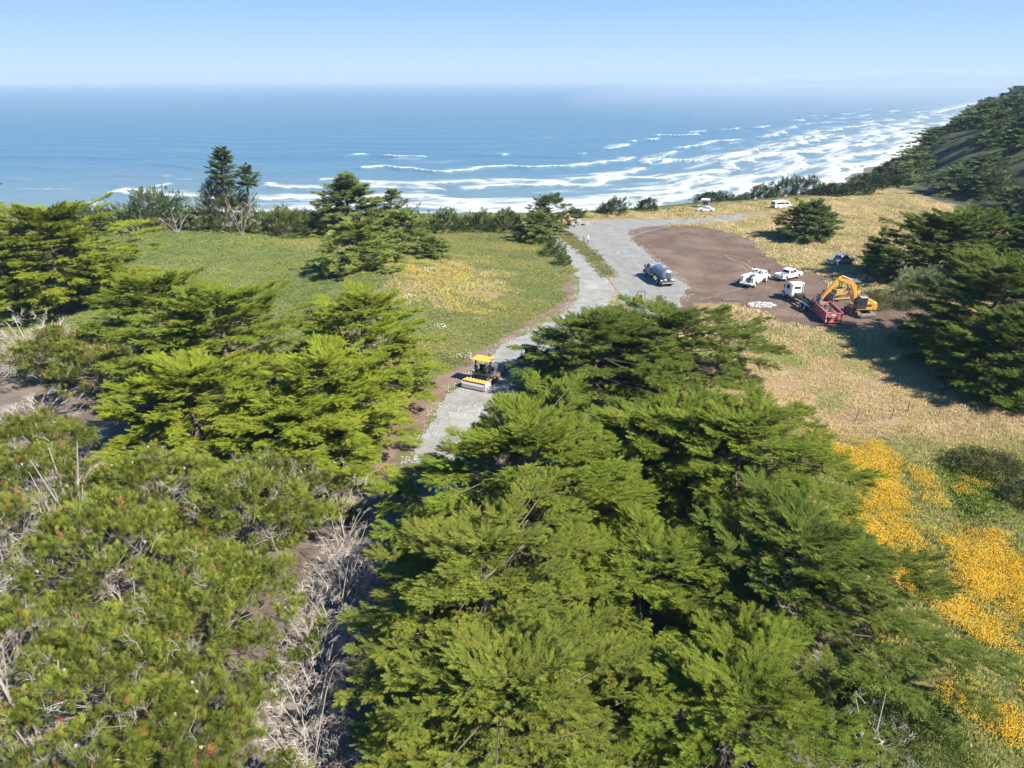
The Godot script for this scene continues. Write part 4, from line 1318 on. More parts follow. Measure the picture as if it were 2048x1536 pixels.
func pickup(label: String, x: float, z: float, turn: float, col: String) -> Node3D:
	var t := thing("pickup_truck", label, "pickup truck", Vector3(x, height(x, z) + 0.01, z), turn, "pickup trucks in the yard")
	var b := MB.new()
	var prof := [[-0.98, 0.5]] + [[1.32, 0.5]] + arch(1.78, 0.46, 0.5) + [[2.85, 0.55], [2.9, 0.95], [2.7, 1.14], [1.35, 1.24], [-0.98, 1.24]]
	b.body(prof, -0.96, 0.96, 0.05)
	part("body", b, mats[col], t)
	b = MB.new()
	for s in [-1.0, 1.0]:
		var sp := [[-2.82, 0.6]] + [[-2.25, 0.55]] + arch(-1.75, 0.46, 0.55) + [[-1.0, 0.5], [-1.0, 1.24], [-2.84, 1.24]]
		b.prism(sp, minf(s * 0.96, s * 0.84), maxf(s * 0.96, s * 0.84))
	b.box(Vector3(-1.9, 0.68, 0), Vector3(1.78, 0.1, 1.68))
	part("cargo_bed", b, mats[col], t)
	bx("tailgate", t, col, Vector3(-2.83, 0.93, 0), Vector3(0.09, 0.6, 1.84))
	bx("bumper", t, "chrome", Vector3(-2.95, 0.58, 0), Vector3(0.16, 0.2, 1.8))
	bx("bumper", t, "chrome", Vector3(2.93, 0.6, 0), Vector3(0.16, 0.24, 1.84))
	b = MB.new()
	b.body([[-0.98, 1.24], [-0.82, 1.84], [-0.6, 1.93], [0.6, 1.93], [0.85, 1.86], [1.45, 1.24]], -0.82, 0.82, 0.09)
	part("cab", b, mats[col], t)
	for s in [-1.0, 1.0]:
		pane(t, [Vector3(-0.72, 1.28, s * 0.835), Vector3(-0.05, 1.28, s * 0.835), Vector3(-0.05, 1.76, s * 0.835), Vector3(-0.64, 1.76, s * 0.835)])
		pane(t, [Vector3(0.08, 1.28, s * 0.835), Vector3(1.15, 1.28, s * 0.835), Vector3(0.78, 1.76, s * 0.835), Vector3(0.08, 1.76, s * 0.835)])
		bx("mirror", t, "black", Vector3(1.05, 1.32, s * 1.06), Vector3(0.1, 0.2, 0.22))
		bx("headlight", t, "lamp_glass", Vector3(2.86, 0.92, s * 0.76), Vector3(0.1, 0.18, 0.3))
		bx("tail_light", t, "red_lens", Vector3(-2.84, 1.0, s * 0.9), Vector3(0.1, 0.34, 0.11))
		bx("door_handle", t, "black", Vector3(0.0, 1.12, s * 0.97), Vector3(0.16, 0.04, 0.03), 0.01)
		bx("side_step", t, "black", Vector3(0.2, 0.44, s * 0.9), Vector3(2.0, 0.07, 0.2))
	pane(t, [Vector3(-0.965, 1.33, -0.66), Vector3(-0.965, 1.33, 0.66), Vector3(-0.84, 1.78, 0.6), Vector3(-0.84, 1.78, -0.6)])
	pane(t, [Vector3(1.40, 1.30, -0.7), Vector3(1.40, 1.30, 0.7), Vector3(0.91, 1.82, 0.64), Vector3(0.91, 1.82, -0.64)])
	for q in [[1.78, -0.8], [1.78, 0.8], [-1.75, -0.8], [-1.75, 0.8]]:
		wheel(t, q[0], q[1], 0.40, 0.27)
	return t

func sedan(label: String, x: float, z: float, turn: float) -> void:
	var t := thing("parked_car", label, "car", Vector3(x, height(x, z) + 0.04, z), turn)
	var b := MB.new()
	b.body([[-2.2, 0.4]] + [[-1.75, 0.35]] + arch(-1.35, 0.38, 0.35) + [[0.95, 0.33]] + arch(1.38, 0.38, 0.35) + [[2.25, 0.4], [2.3, 0.7], [1.9, 0.88], [1.1, 0.98], [-1.4, 1.0], [-2.2, 0.96]], -0.9, 0.9, 0.06)
	part("body", b, mats.white, t)
	b = MB.new()
	b.body([[-1.75, 0.98], [-1.0, 1.42], [0.2, 1.45], [1.1, 0.96]], -0.74, 0.74, 0.08)
	part("cabin", b, mats.white, t)
	for s in [-1.0, 1.0]:
		pane(t, [Vector3(-1.3, 1.03, s * 0.75), Vector3(-0.3, 1.03, s * 0.75), Vector3(-0.3, 1.34, s * 0.75), Vector3(-0.9, 1.34, s * 0.75)])
		pane(t, [Vector3(-0.2, 1.03, s * 0.75), Vector3(0.8, 1.03, s * 0.75), Vector3(0.25, 1.36, s * 0.75), Vector3(-0.2, 1.36, s * 0.75)])
		bx("headlight", t, "lamp_glass", Vector3(2.24, 0.68, s * 0.65), Vector3(0.08, 0.12, 0.3))
		bx("mirror", t, "white", Vector3(0.85, 1.02, s * 0.98), Vector3(0.1, 0.12, 0.16))
	pane(t, [Vector3(-1.7, 1.03, -0.6), Vector3(-1.7, 1.03, 0.6), Vector3(-1.06, 1.4, 0.56), Vector3(-1.06, 1.4, -0.56)])
	pane(t, [Vector3(1.04, 1.01, -0.6), Vector3(1.04, 1.01, 0.6), Vector3(0.3, 1.43, 0.56), Vector3(0.3, 1.43, -0.56)])
	for q in [[1.38, -0.76], [1.38, 0.76], [-1.35, -0.76], [-1.35, 0.76]]:
		wheel(t, q[0], q[1], 0.33, 0.22)

func van(label: String, x: float, z: float, turn: float) -> void:
	var t := thing("parked_van", label, "van", Vector3(x, height(x, z) + 0.01, z), turn)
	var b := MB.new()
	b.body([[-2.7, 0.45]] + [[-2.2, 0.4]] + arch(-1.7, 0.42, 0.4) + [[1.25, 0.4]] + arch(1.75, 0.42, 0.4) + [[2.7, 0.5], [2.75, 0.95], [2.3, 1.2], [1.55, 1.95], [1.1, 2.1], [-2.5, 2.12], [-2.72, 1.9]], -0.98, 0.98, 0.07)
	part("body", b, mats.white, t)
	for s in [-1.0, 1.0]:
		pane(t, [Vector3(-2.3, 1.25, s * 0.985), Vector3(0.3, 1.25, s * 0.985), Vector3(0.3, 1.8, s * 0.985), Vector3(-2.3, 1.8, s * 0.985)])
		pane(t, [Vector3(0.5, 1.2, s * 0.985), Vector3(1.95, 1.2, s * 0.985), Vector3(1.35, 1.8, s * 0.985), Vector3(0.5, 1.8, s * 0.985)])
		bx("tail_light", t, "red_lens", Vector3(-2.71, 1.1, s * 0.88), Vector3(0.06, 0.4, 0.12))
		bx("mirror", t, "black", Vector3(1.8, 1.25, s * 1.12), Vector3(0.12, 0.25, 0.18))
	pane(t, [Vector3(-2.735, 1.25, -0.8), Vector3(-2.735, 1.25, 0.8), Vector3(-2.735, 1.85, 0.75), Vector3(-2.735, 1.85, -0.75)])
	pane(t, [Vector3(2.27, 1.26, -0.8), Vector3(2.27, 1.26, 0.8), Vector3(1.62, 1.92, 0.72), Vector3(1.62, 1.92, -0.72)])
	bx("bumper", t, "black", Vector3(-2.75, 0.5, 0), Vector3(0.14, 0.2, 1.9))
	for q in [[1.75, -0.82], [1.75, 0.82], [-1.7, -0.82], [-1.7, 0.82]]:
		wheel(t, q[0], q[1], 0.37, 0.25)

func truck_cab(t: Node3D, x0: float, col: String, hood: float, ch: float) -> void:
	# a conventional cab whose back wall stands at x0
	var b := MB.new()
	b.body([[x0, 0.95], [x0, ch], [x0 + 0.25, ch + 0.14], [x0 + 1.35, ch + 0.10], [x0 + 1.95, 1.95], [x0 + 1.95, 0.95]], -1.12, 1.12, 0.09)
	part("cab", b, mats[col], t)
	b = MB.new()
	b.body([[x0 + 1.95, 0.8], [x0 + 1.95, 1.86], [x0 + 1.95 + hood, 1.62], [x0 + 2.1 + hood, 0.8]], -0.82, 0.82, 0.12)
	part("hood", b, mats[col], t)
	for s in [-1.0, 1.0]:
		b = MB.new()
		b.prism([[x0 + 1.5, 0.7], [x0 + 1.62, 1.15], [x0 + 2.0, 1.32], [x0 + 2.7, 1.32], [x0 + 3.1, 1.1], [x0 + 3.2, 0.7], [x0 + 3.05, 0.7], [x0 + 2.6, 1.16], [x0 + 2.1, 1.16], [x0 + 1.75, 0.7]], minf(s * 0.8, s * 1.18), maxf(s * 0.8, s * 1.18))
		part("fender", b, mats[col], t)
		pane(t, [Vector3(x0 + 0.55, 1.85, s * 1.13), Vector3(x0 + 1.85, 1.85, s * 1.13), Vector3(x0 + 1.35, ch - 0.1, s * 1.13), Vector3(x0 + 0.55, ch - 0.1, s * 1.13)])
		bx("mirror", t, "black", Vector3(x0 + 1.75, 2.1, s * 1.42), Vector3(0.1, 0.55, 0.24))
		b = MB.new()
		b.rod(Vector3(x0 + 1.75, 2.3, s * 1.1), Vector3(x0 + 1.75, 2.3, s * 1.42), 0.02)
		part("mirror_arm", b, mats.black, t)
		bx("headlight", t, "lamp_glass", Vector3(x0 + 2.06 + hood, 1.05, s * 0.7), Vector3(0.1, 0.2, 0.28))
	pane(t, [Vector3(x0 + 1.93, 2.0, -0.95), Vector3(x0 + 1.93, 2.0, 0.95), Vector3(x0 + 1.40, ch, 0.88), Vector3(x0 + 1.40, ch, -0.88)])
	pane(t, [Vector3(x0 - 0.012, 2.05, -0.5), Vector3(x0 - 0.012, 2.05, 0.5), Vector3(x0 - 0.012, 2.42, 0.5), Vector3(x0 - 0.012, 2.42, -0.5)])
	bx("bumper", t, "chrome", Vector3(x0 + 2.2 + hood, 0.66, 0), Vector3(0.2, 0.32, 2.2))
	bx("grille", t, "black", Vector3(x0 + 2.09 + hood, 1.2, 0), Vector3(0.06, 0.7, 1.0))

func tanker() -> void:
	var t := thing("water_truck", "blue grey tank truck on the gravel, seen from behind with its ladder", "tank truck", Vector3(26.4, 0.05, -124.8), head(-0.20, -0.98))
	truck_cab(t, 1.7, "steel_blue", 1.25, 2.55)
	var b := MB.new()
	for s in [-0.42, 0.42]: b.box(Vector3(-0.4, 0.95, s), Vector3(7.2, 0.24, 0.1))
	part("chassis", b, mats.black, t)
	b = MB.new()
	b.xf = Transform3D(Basis(Vector3(0, -1, 0), Vector3(1.02, 0, 0), Vector3(0, 0, 1.20)), Vector3(-1.3, 2.02, 0))
	b.xf.basis = Basis(Vector3(0, 0.92, 0), Vector3(1, 0, 0), Vector3(0, 0, -1.14))
	b.lathe([[0.0, -2.62], [0.62, -2.55], [0.93, -2.38], [1.0, -2.2], [1.0, 2.3], [0.93, 2.46], [0.6, 2.6], [0.0, 2.66]], 26)
	part("tank", b, mats.tank, t)
	b = MB.new()
	for k in 4:
		b.xf = Transform3D(Basis(Vector3(0, 0.935, 0), Vector3(1, 0, 0), Vector3(0, 0, -1.155)), Vector3(-3.1 + k * 1.3, 2.02, 0))
		b.lathe([[1.0, -0.04], [1.02, -0.04], [1.02, 0.04], [1.0, 0.04]], 26)
	b.xf = Transform3D()
	part("tank_band", b, mats.steel, t)
	b = MB.new()
	for s in [-0.22, 0.22]: b.tube([Vector3(-4.02, 1.0, s), Vector3(-4.02, 2.9, s), Vector3(-3.6, 3.2, s), Vector3(-2.9, 3.2, s)], [0.03, 0.03, 0.03, 0.03], 6)
	for k in 6: b.rod(Vector3(-4.02, 1.15 + k * 0.32, -0.22), Vector3(-4.02, 1.15 + k * 0.32, 0.22), 0.022)
	part("ladder", b, mats.black, t)
	b = MB.new()
	b.xf = Transform3D(Basis(), Vector3(-1.6, 2.9, 0))
	b.lathe([[0.32, 0.0], [0.32, 0.16], [0.26, 0.2], [0.0, 0.22]], 14)
	part("hatch", b, mats.steel, t)
	bx("walkway", t, "steel", Vector3(-1.4, 2.99, 0.42), Vector3(3.6, 0.04, 0.35), 0.01)
	for s in [-1.0, 1.0]:
		b = MB.new()
		b.prism([[-3.75, 1.0], [-3.6, 1.18], [-1.25, 1.18], [-1.1, 1.0], [-1.2, 1.0], [-1.35, 1.11], [-3.55, 1.11], [-3.65, 1.0]], minf(s * 0.6, s * 1.2), maxf(s * 0.6, s * 1.2))
		part("fender", b, mats.steel_blue, t)
		bx("tail_light", t, "red_lens", Vector3(-4.12, 0.95, s * 0.95), Vector3(0.06, 0.14, 0.3))
		bx("mud_flap", t, "black", Vector3(-3.78, 0.6, s * 0.9), Vector3(0.03, 0.55, 0.6), 0.01)
	bx("spray_bar", t, "steel", Vector3(-4.15, 0.72, 0), Vector3(0.12, 0.12, 2.3))
	bx("rear_bumper", t, "black", Vector3(-4.05, 0.98, 0), Vector3(0.14, 0.24, 2.3))
	bx("pump", t, "steel", Vector3(-3.95, 1.22, -0.5), Vector3(0.4, 0.36, 0.5), 0.08)
	bx("hose_reel", t, "steel_blue", Vector3(-3.95, 1.22, 0.55), Vector3(0.36, 0.4, 0.4), 0.12)
	for q in [[3.95, -0.98], [3.95, 0.98], [-1.85, -0.85], [-1.85, 0.85], [-3.1, -0.85], [-3.1, 0.85]]:
		wheel(t, q[0], q[1], 0.5, 0.3 if q[0] > 0 else 0.58, "rim_white")

func hook_truck() -> void:
	var t := thing("roll_off_truck", "white cab truck with an empty black frame, backed up to the red container", "truck", Vector3(46.6, 0.02, -111.2), head(-0.06, -0.99))
	truck_cab(t, 1.2, "white", 1.5, 2.85)
	var b := MB.new()
	for s in [-0.42, 0.42]: b.box(Vector3(-1.6, 1.0, s), Vector3(7.6, 0.28, 0.12))
	for k in 5: b.box(Vector3(-4.6 + k * 1.4, 1.0, 0), Vector3(0.14, 0.2, 0.8))
	part("chassis", b, mats.black, t)
	b = MB.new()
	for s in [-0.5, 0.5]: b.box(Vector3(-2.1, 1.24, s), Vector3(5.8, 0.16, 0.14))
	part("hoist_rail", b, mats.black, t)
	b = MB.new()
	b.beam(Vector3(-4.4, 1.3, 0.3), Vector3(-5.2, 2.35, 0.3), 0.16, 0.2)
	b.beam(Vector3(-5.2, 2.35, 0.3), Vector3(-5.9, 1.6, 0.3), 0.16, 0.2)
	b.beam(Vector3(-4.4, 1.3, -0.3), Vector3(-5.2, 2.35, -0.3), 0.16, 0.2)
	part("hook_arm", b, mats.black, t)
	for s in [-1.0, 1.0]:
		b = MB.new()
		b.xf = Transform3D(Basis(Vector3.BACK, PI / 2), Vector3(0.75, 0.85, s * 0.82))
		b.lathe([[0.0, -0.6], [0.3, -0.58], [0.32, -0.5], [0.32, 0.5], [0.3, 0.58], [0.0, 0.6]], 14)
		part("fuel_tank", b, mats.chrome, t)
		b = MB.new()
		b.prism([[-4.9, 1.0], [-4.75, 1.16], [-2.3, 1.16], [-2.15, 1.0], [-2.25, 1.0], [-2.4, 1.1], [-4.7, 1.1], [-4.8, 1.0]], minf(s * 0.62, s * 1.2), maxf(s * 0.62, s * 1.2))
		part("fender", b, mats.chrome, t)
		b = MB.new()
		b.rod(Vector3(1.05, 0.9, s * 1.0), Vector3(1.05, 3.1, s * 1.0), 0.07)
		part("exhaust_pipe", b, mats.chrome, t)
	bx("toolbox", t, "black", Vector3(0.2, 1.35, 0), Vector3(0.9, 0.5, 1.5))
	for q in [[3.55, -1.0], [3.55, 1.0], [-2.85, -0.86], [-2.85, 0.86], [-4.15, -0.86], [-4.15, 0.86]]:
		wheel(t, q[0], q[1], 0.5, 0.3 if q[0] > 0 else 0.56, "rim_white")

func dumpster() -> void:
	var t := thing("waste_container", "open red steel container loaded with brush, behind the white cab truck", "container", Vector3(47.9, 0.0, -103.4), head(0.08, -0.99))
	var b := MB.new()
	b.box(Vector3(0, 0.26, 0), Vector3(5.8, 0.12, 2.3))
	part("floor", b, mats.red_dark, t)
	for s in [-1.0, 1.0]:
		b = MB.new()
		b.box(Vector3(0, 1.0, s * 1.17), Vector3(5.8, 1.5, 0.06), 0.01)
		b.box(Vector3(0, 1.76, s * 1.2), Vector3(5.9, 0.12, 0.16))
		var w := part("side_wall", b, mats.red, t)
		for k in 8:
			var rb := MB.new()
			rb.box(Vector3(-2.6 + k * 0.74, 0.97, s * 1.235), Vector3(0.12, 1.36, 0.1))
			part("rib", rb, mats.red, w)
	bx("front_wall", t, "red", Vector3(2.9, 1.0, 0), Vector3(0.08, 1.5, 2.3))
	b = MB.new()
	b.box(Vector3(-2.9, 1.0, 0), Vector3(0.06, 1.5, 2.36), 0.01)
	var g := part("tailgate", b, mats.red, t)
	for q in [[1.70, 2.46, 0.14], [0.98, 2.3, 0.10], [0.32, 2.46, 0.14]]:
		b = MB.new(); b.box(Vector3(-2.96, q[0], 0), Vector3(0.08, q[2], q[1]))
		part("cross_bar", b, mats.red, g)
	for s in [-1.0, 1.0]:
		b = MB.new(); b.box(Vector3(-2.965, 1.0, s * 1.16), Vector3(0.10, 1.26, 0.14))
		part("post", b, mats.red_pale, g)
	b = MB.new(); b.box(Vector3(-2.935, 1.42, -0.1), Vector3(0.02, 0.16, 0.5), 0.004)
	part("name_plate", b, mats.white, g)
	for s in [-0.6, 0.6]:
		b = MB.new()
		b.box(Vector3(0.1, 0.12, s), Vector3(5.6, 0.16, 0.14))
		part("skid_rail", b, mats.black, t)
	# what lies in it
	var r := RandomNumberGenerator.new(); r.seed = 8
	var where := []; var tints := PackedColorArray()
	var bed := MB.new()
	for i in 14:
		bed.blob(Vector3(-2.4 + (i % 7) * 0.8, 0.75 + r.randf() * 0.3, -0.6 + 1.2 * (i / 7)), Vector3(0.75, 0.6, 0.62), r, 0.3, 5, 7)
	var heap := thing("brush_load", "heap of brown brush and broken wood inside the red container", "brush", t.position + Vector3(0, 0, 0), t.rotation.y)
	part("soil", bed, mats.bed_soil, heap)
	for k in 90:
		var d := Vector3(r.randf_range(-1, 1), r.randf_range(-0.2, 0.4), r.randf_range(-1, 1)).normalized()
		put_spray(where, tints, Vector3(r.randf_range(-2.3, 2.3), r.randf_range(1.1, 1.55), r.randf_range(-0.8, 0.8)), d, r.randf_range(0.3, 0.6), r, Color(0.62, 0.5, 0.36) * r.randf_range(0.4, 1.1))
	copies("twigs", dead_sprays[0], mats.dead_twig, where, tints, heap).set_meta("kind", "stuff")
	for k in 7:
		var lb := MB.new()
		var a := Vector3(r.randf_range(-2, 2), r.randf_range(1.35, 1.6), r.randf_range(-0.7, 0.7))
		lb.tube([a, a + Vector3(r.randf_range(-0.7, 0.7), 0.1, r.randf_range(-0.4, 0.4))], [0.09, 0.06], 7)
		part("log", lb, mats.dead, heap)

func track_part(t: Node3D, x0: float, x1: float, z: float, w: float, hgt: float) -> void:
	var b := MB.new()
	var prof := []
	for k in 9:
		var a := -PI / 2 + PI * k / 8.0
		prof.append([x1 - hgt * 0.5 + cos(a) * hgt * 0.5, hgt * 0.5 + sin(a) * hgt * 0.5])
	for k in 9:
		var a := PI / 2 + PI * k / 8.0
		prof.append([x0 + hgt * 0.5 + cos(a) * hgt * 0.5, hgt * 0.5 + sin(a) * hgt * 0.5])
	b.prism(prof, z - w * 0.5, z + w * 0.5)
	var o := part("track", b, mats.track_steel, t)
	# shoes across the belt
	b = MB.new()
	var n := prof.size()
	for k in n:
		var a := Vector2(prof[k][0], prof[k][1]); var d := Vector2(prof[(k + 1) % n][0], prof[(k + 1) % n][1])
		var cnt := maxi(1, int(a.distance_to(d) / 0.2))
		for j in cnt:
			var q := a.lerp(d, (j + 0.5) / cnt)
			var nn := (d - a).orthogonal().normalized()
			if nn.dot(q - Vector2((x0 + x1) * 0.5, hgt * 0.5)) < 0.0: nn = -nn
			q += nn * 0.015
			if q.y < 0.05: continue
			var keep := b.xf
			b.xf = Transform3D(Basis(Vector3.BACK, atan2(nn.y, nn.x)), Vector3(q.x, q.y, z))
			b.box(Vector3.ZERO, Vector3(0.05, 0.05, w + 0.04), 0.008)
			b.xf = keep
	var sh := part("track_shoes", b, mats.track_steel, o)
	sh.set_meta("kind", "stuff")
	for k in 4:
		b = MB.new()
		b.xf = Transform3D(Basis(Vector3.RIGHT, PI / 2), Vector3(lerpf(x0 + hgt * 0.5, x1 - hgt * 0.5, k / 3.0), hgt * 0.5, z))
		b.lathe([[0.0, -w * 0.52], [hgt * 0.34, -w * 0.52], [hgt * 0.34, w * 0.52], [0.0, w * 0.52]], 12)
		part("roller_wheel", b, mats.black, o)

func excavator() -> void:
	var t := thing("excavator", "yellow excavator with a black cab reaching its arm into the red container", "excavator", Vector3(53.6, 0.02, -105.4), head(-0.99, 0.05))
	# undercarriage, turned a quarter away from the arm
	var u := Node3D.new(); u.name = "undercarriage"; t.add_child(u); u.rotation.y = head(0.15, 1.0) - t.rotation.y
	var b := MB.new()
	b.box(Vector3(0, 0.55, 0), Vector3(1.6, 0.4, 1.5), 0.06)
	part("centre_frame", b, mats.black, u)
	track_part(u, -1.9, 1.9, -1.05, 0.5, 0.85)
	track_part(u, -1.9, 1.9, 1.05, 0.5, 0.85)
	b = MB.new()
	b.prism([[2.25, 0.15], [2.4, 0.5], [2.3, 0.85], [2.36, 0.85], [2.5, 0.5], [2.36, 0.12]], -1.2, 1.2)
	part("dozer_blade", b, mats.track_steel, u)
	b = MB.new()
	b.lathe([[0.7, 0.75], [0.7, 1.0], [0.0, 1.0]], 18)
	part("turntable", b, mats.black, t)
	b = MB.new()
	b.body([[-1.75, 1.05], [-1.85, 1.9], [-1.5, 2.15], [0.2, 2.1], [0.3, 1.55], [1.0, 1.5], [1.05, 1.05]], -1.25, 1.25, 0.08)
	part("engine_house", b, mats.yellow, t)
	b = MB.new()
	b.body([[-2.05, 0.98], [-2.15, 1.5], [-1.95, 2.2], [-1.3, 2.22], [-1.3, 0.98]], -1.28, 1.28, 0.12)
	part("counterweight", b, mats.yellow, t)
	bx("side_vent", t, "black", Vector3(-0.75, 1.72, -1.26), Vector3(0.8, 0.35, 0.03), 0.005)
	# cab stands left of the arm: on the machine's -z side
	b = MB.new()
	b.body([[-0.45, 1.1], [-0.45, 2.95], [0.75, 2.98], [1.15, 2.2], [1.2, 1.1]], -1.27, -0.32, 0.07)
	part("cab", b, mats.black, t)
	pane(t, [Vector3(-0.35, 1.85, -1.285), Vector3(0.95, 1.85, -1.285), Vector3(0.68, 2.8, -1.285), Vector3(-0.35, 2.8, -1.285)])
	pane(t, [Vector3(1.215, 1.3, -1.2), Vector3(1.215, 1.3, -0.4), Vector3(1.16, 2.15, -0.4), Vector3(1.16, 2.15, -1.2)])
	pane(t, [Vector3(-0.465, 2.0, -1.2), Vector3(-0.465, 2.0, -0.4), Vector3(-0.465, 2.8, -0.4), Vector3(-0.465, 2.8, -1.2)])
	bx("roof_panel", t, "steel", Vector3(0.15, 3.0, -0.8), Vector3(1.1, 0.07, 0.85))
	b = MB.new()
	b.prism([[0.55, 1.55], [0.95, 1.5], [1.5, 3.75], [2.1, 4.75], [4.1, 5.45], [4.2, 5.75], [3.9, 5.85], [1.75, 5.25], [1.05, 4.35]], -0.16, 0.24)
	part("boom", b, mats.yellow, t)
	b = MB.new()
	b.prism([[3.6, 6.0], [4.05, 6.05], [4.45, 5.55], [6.25, 2.75], [6.0, 2.6], [4.1, 5.05]], -0.1, 0.18)
	part("stick", b, mats.yellow, t)
	b = MB.new()
	b.rod(Vector3(1.1, 1.75, -0.28), Vector3(2.2, 4.3, -0.28), 0.09); b.rod(Vector3(1.1, 1.75, 0.36), Vector3(2.2, 4.3, 0.36), 0.09)
	b.rod(Vector3(2.0, 5.45, 0.04), Vector3(3.65, 6.1, 0.04), 0.09)
	part("boom_cylinder", b, mats.chrome, t)
	b = MB.new()
	b.rod(Vector3(4.3, 5.75, 0.04), Vector3(5.75, 3.75, 0.04), 0.075)
	b.beam(Vector3(5.75, 3.75, 0.04), Vector3(6.35, 2.9, 0.04), 0.1, 0.12)
	part("bucket_cylinder", b, mats.yellow, t)
	b = MB.new()
	b.prism([[6.0, 2.75], [6.45, 2.85], [6.75, 2.3], [6.6, 1.85], [6.2, 1.62], [5.75, 1.8], [5.95, 1.9], [6.25, 1.85], [6.45, 2.1], [6.4, 2.4]], -0.5, 0.58)
	part("bucket", b, mats.dusty_steel, t)
	b = MB.new()
	for k in 4: b.box(Vector3(5.72, 1.76, -0.4 + k * 0.3), Vector3(0.22, 0.06, 0.08), 0.01)
	part("bucket_teeth", b, mats.dusty_steel, t).set_meta("kind", "stuff")

func dozer() -> void:
	var t := thing("bulldozer", "yellow crawler bulldozer with a dark flat canopy, behind the excavator's arm", "bulldozer", Vector3(55.0, 0.02, -113.6), head(-0.96, 0.15))
	track_part(t, -2.0, 2.0, -0.95, 0.52, 0.95)
	track_part(t, -2.0, 2.0, 0.95, 0.52, 0.95)
	var b := MB.new()
	b.body([[-1.9, 0.7], [-1.9, 1.65], [-0.9, 1.75], [-0.2, 1.35], [0.3, 1.35], [0.35, 1.9], [2.0, 1.75], [2.1, 0.7]], -0.66, 0.66, 0.08)
	part("hull", b, mats.yellow_dirty, t)
	for s in [-1.0, 1.0]:
		b = MB.new()
		b.body([[-1.9, 1.0], [-1.9, 1.6], [-0.1, 1.5], [0.2, 1.0]], minf(s * 0.68, s * 1.15), maxf(s * 0.68, s * 1.15), 0.05)
		part("fender", b, mats.yellow_dirty, t)
		b = MB.new()
		b.beam(Vector3(-0.2, 0.55, s * 1.32), Vector3(2.7, 0.5, s * 1.32), 0.16, 0.24)
		part("push_arm", b, mats.yellow_dirty, t)
		for x in [-1.5, 0.45]:
			b = MB.new()
			b.rod(Vector3(x, 1.5, s * 0.85), Vector3(x, 3.0, s * 0.8), 0.06)
			part("canopy_post", b, mats.black, t)
		b = MB.new()
		b.rod(Vector3(1.6, 1.6, s * 0.5), Vector3(2.7, 0.7, s * 0.5), 0.06)
		part("blade_cylinder", b, mats.chrome, t)
	bx("canopy", t, "dark_roof", Vector3(-0.55, 3.06, 0), Vector3(2.6, 0.12, 2.0), 0.05)
	b = MB.new()
	b.prism([[2.8, 0.1], [3.05, 0.45], [3.0, 0.95], [2.85, 1.35], [2.95, 1.35], [3.12, 0.95], [3.16, 0.45], [2.95, 0.08]], -1.7, 1.7)
	part("blade", b, mats.dusty_steel, t)
	b = MB.new()
	b.rod(Vector3(1.2, 1.8, 0.25), Vector3(1.2, 2.75, 0.25), 0.06)
	part("exhaust_pipe", b, mats.black, t)
	b = MB.new()
	b.box(Vector3(-0.8, 1.7, 0), Vector3(0.6, 0.2, 0.6), 0.06); b.box(Vector3(-1.1, 2.05, 0), Vector3(0.16, 0.65, 0.6), 0.06)
	part("seat", b, mats.black, t)
	b = MB.new()
	b.beam(Vector3(-2.0, 0.9, 0), Vector3(-2.9, 1.0, 0), 0.5, 0.3); b.beam(Vector3(-2.85, 1.3, 0.3), Vector3(-2.95, 0.15, 0.3), 0.16, 0.2); b.beam(Vector3(-2.85, 1.3, -0.3), Vector3(-2.95, 0.15, -0.3), 0.16, 0.2)
	part("ripper", b, mats.dusty_steel, t)

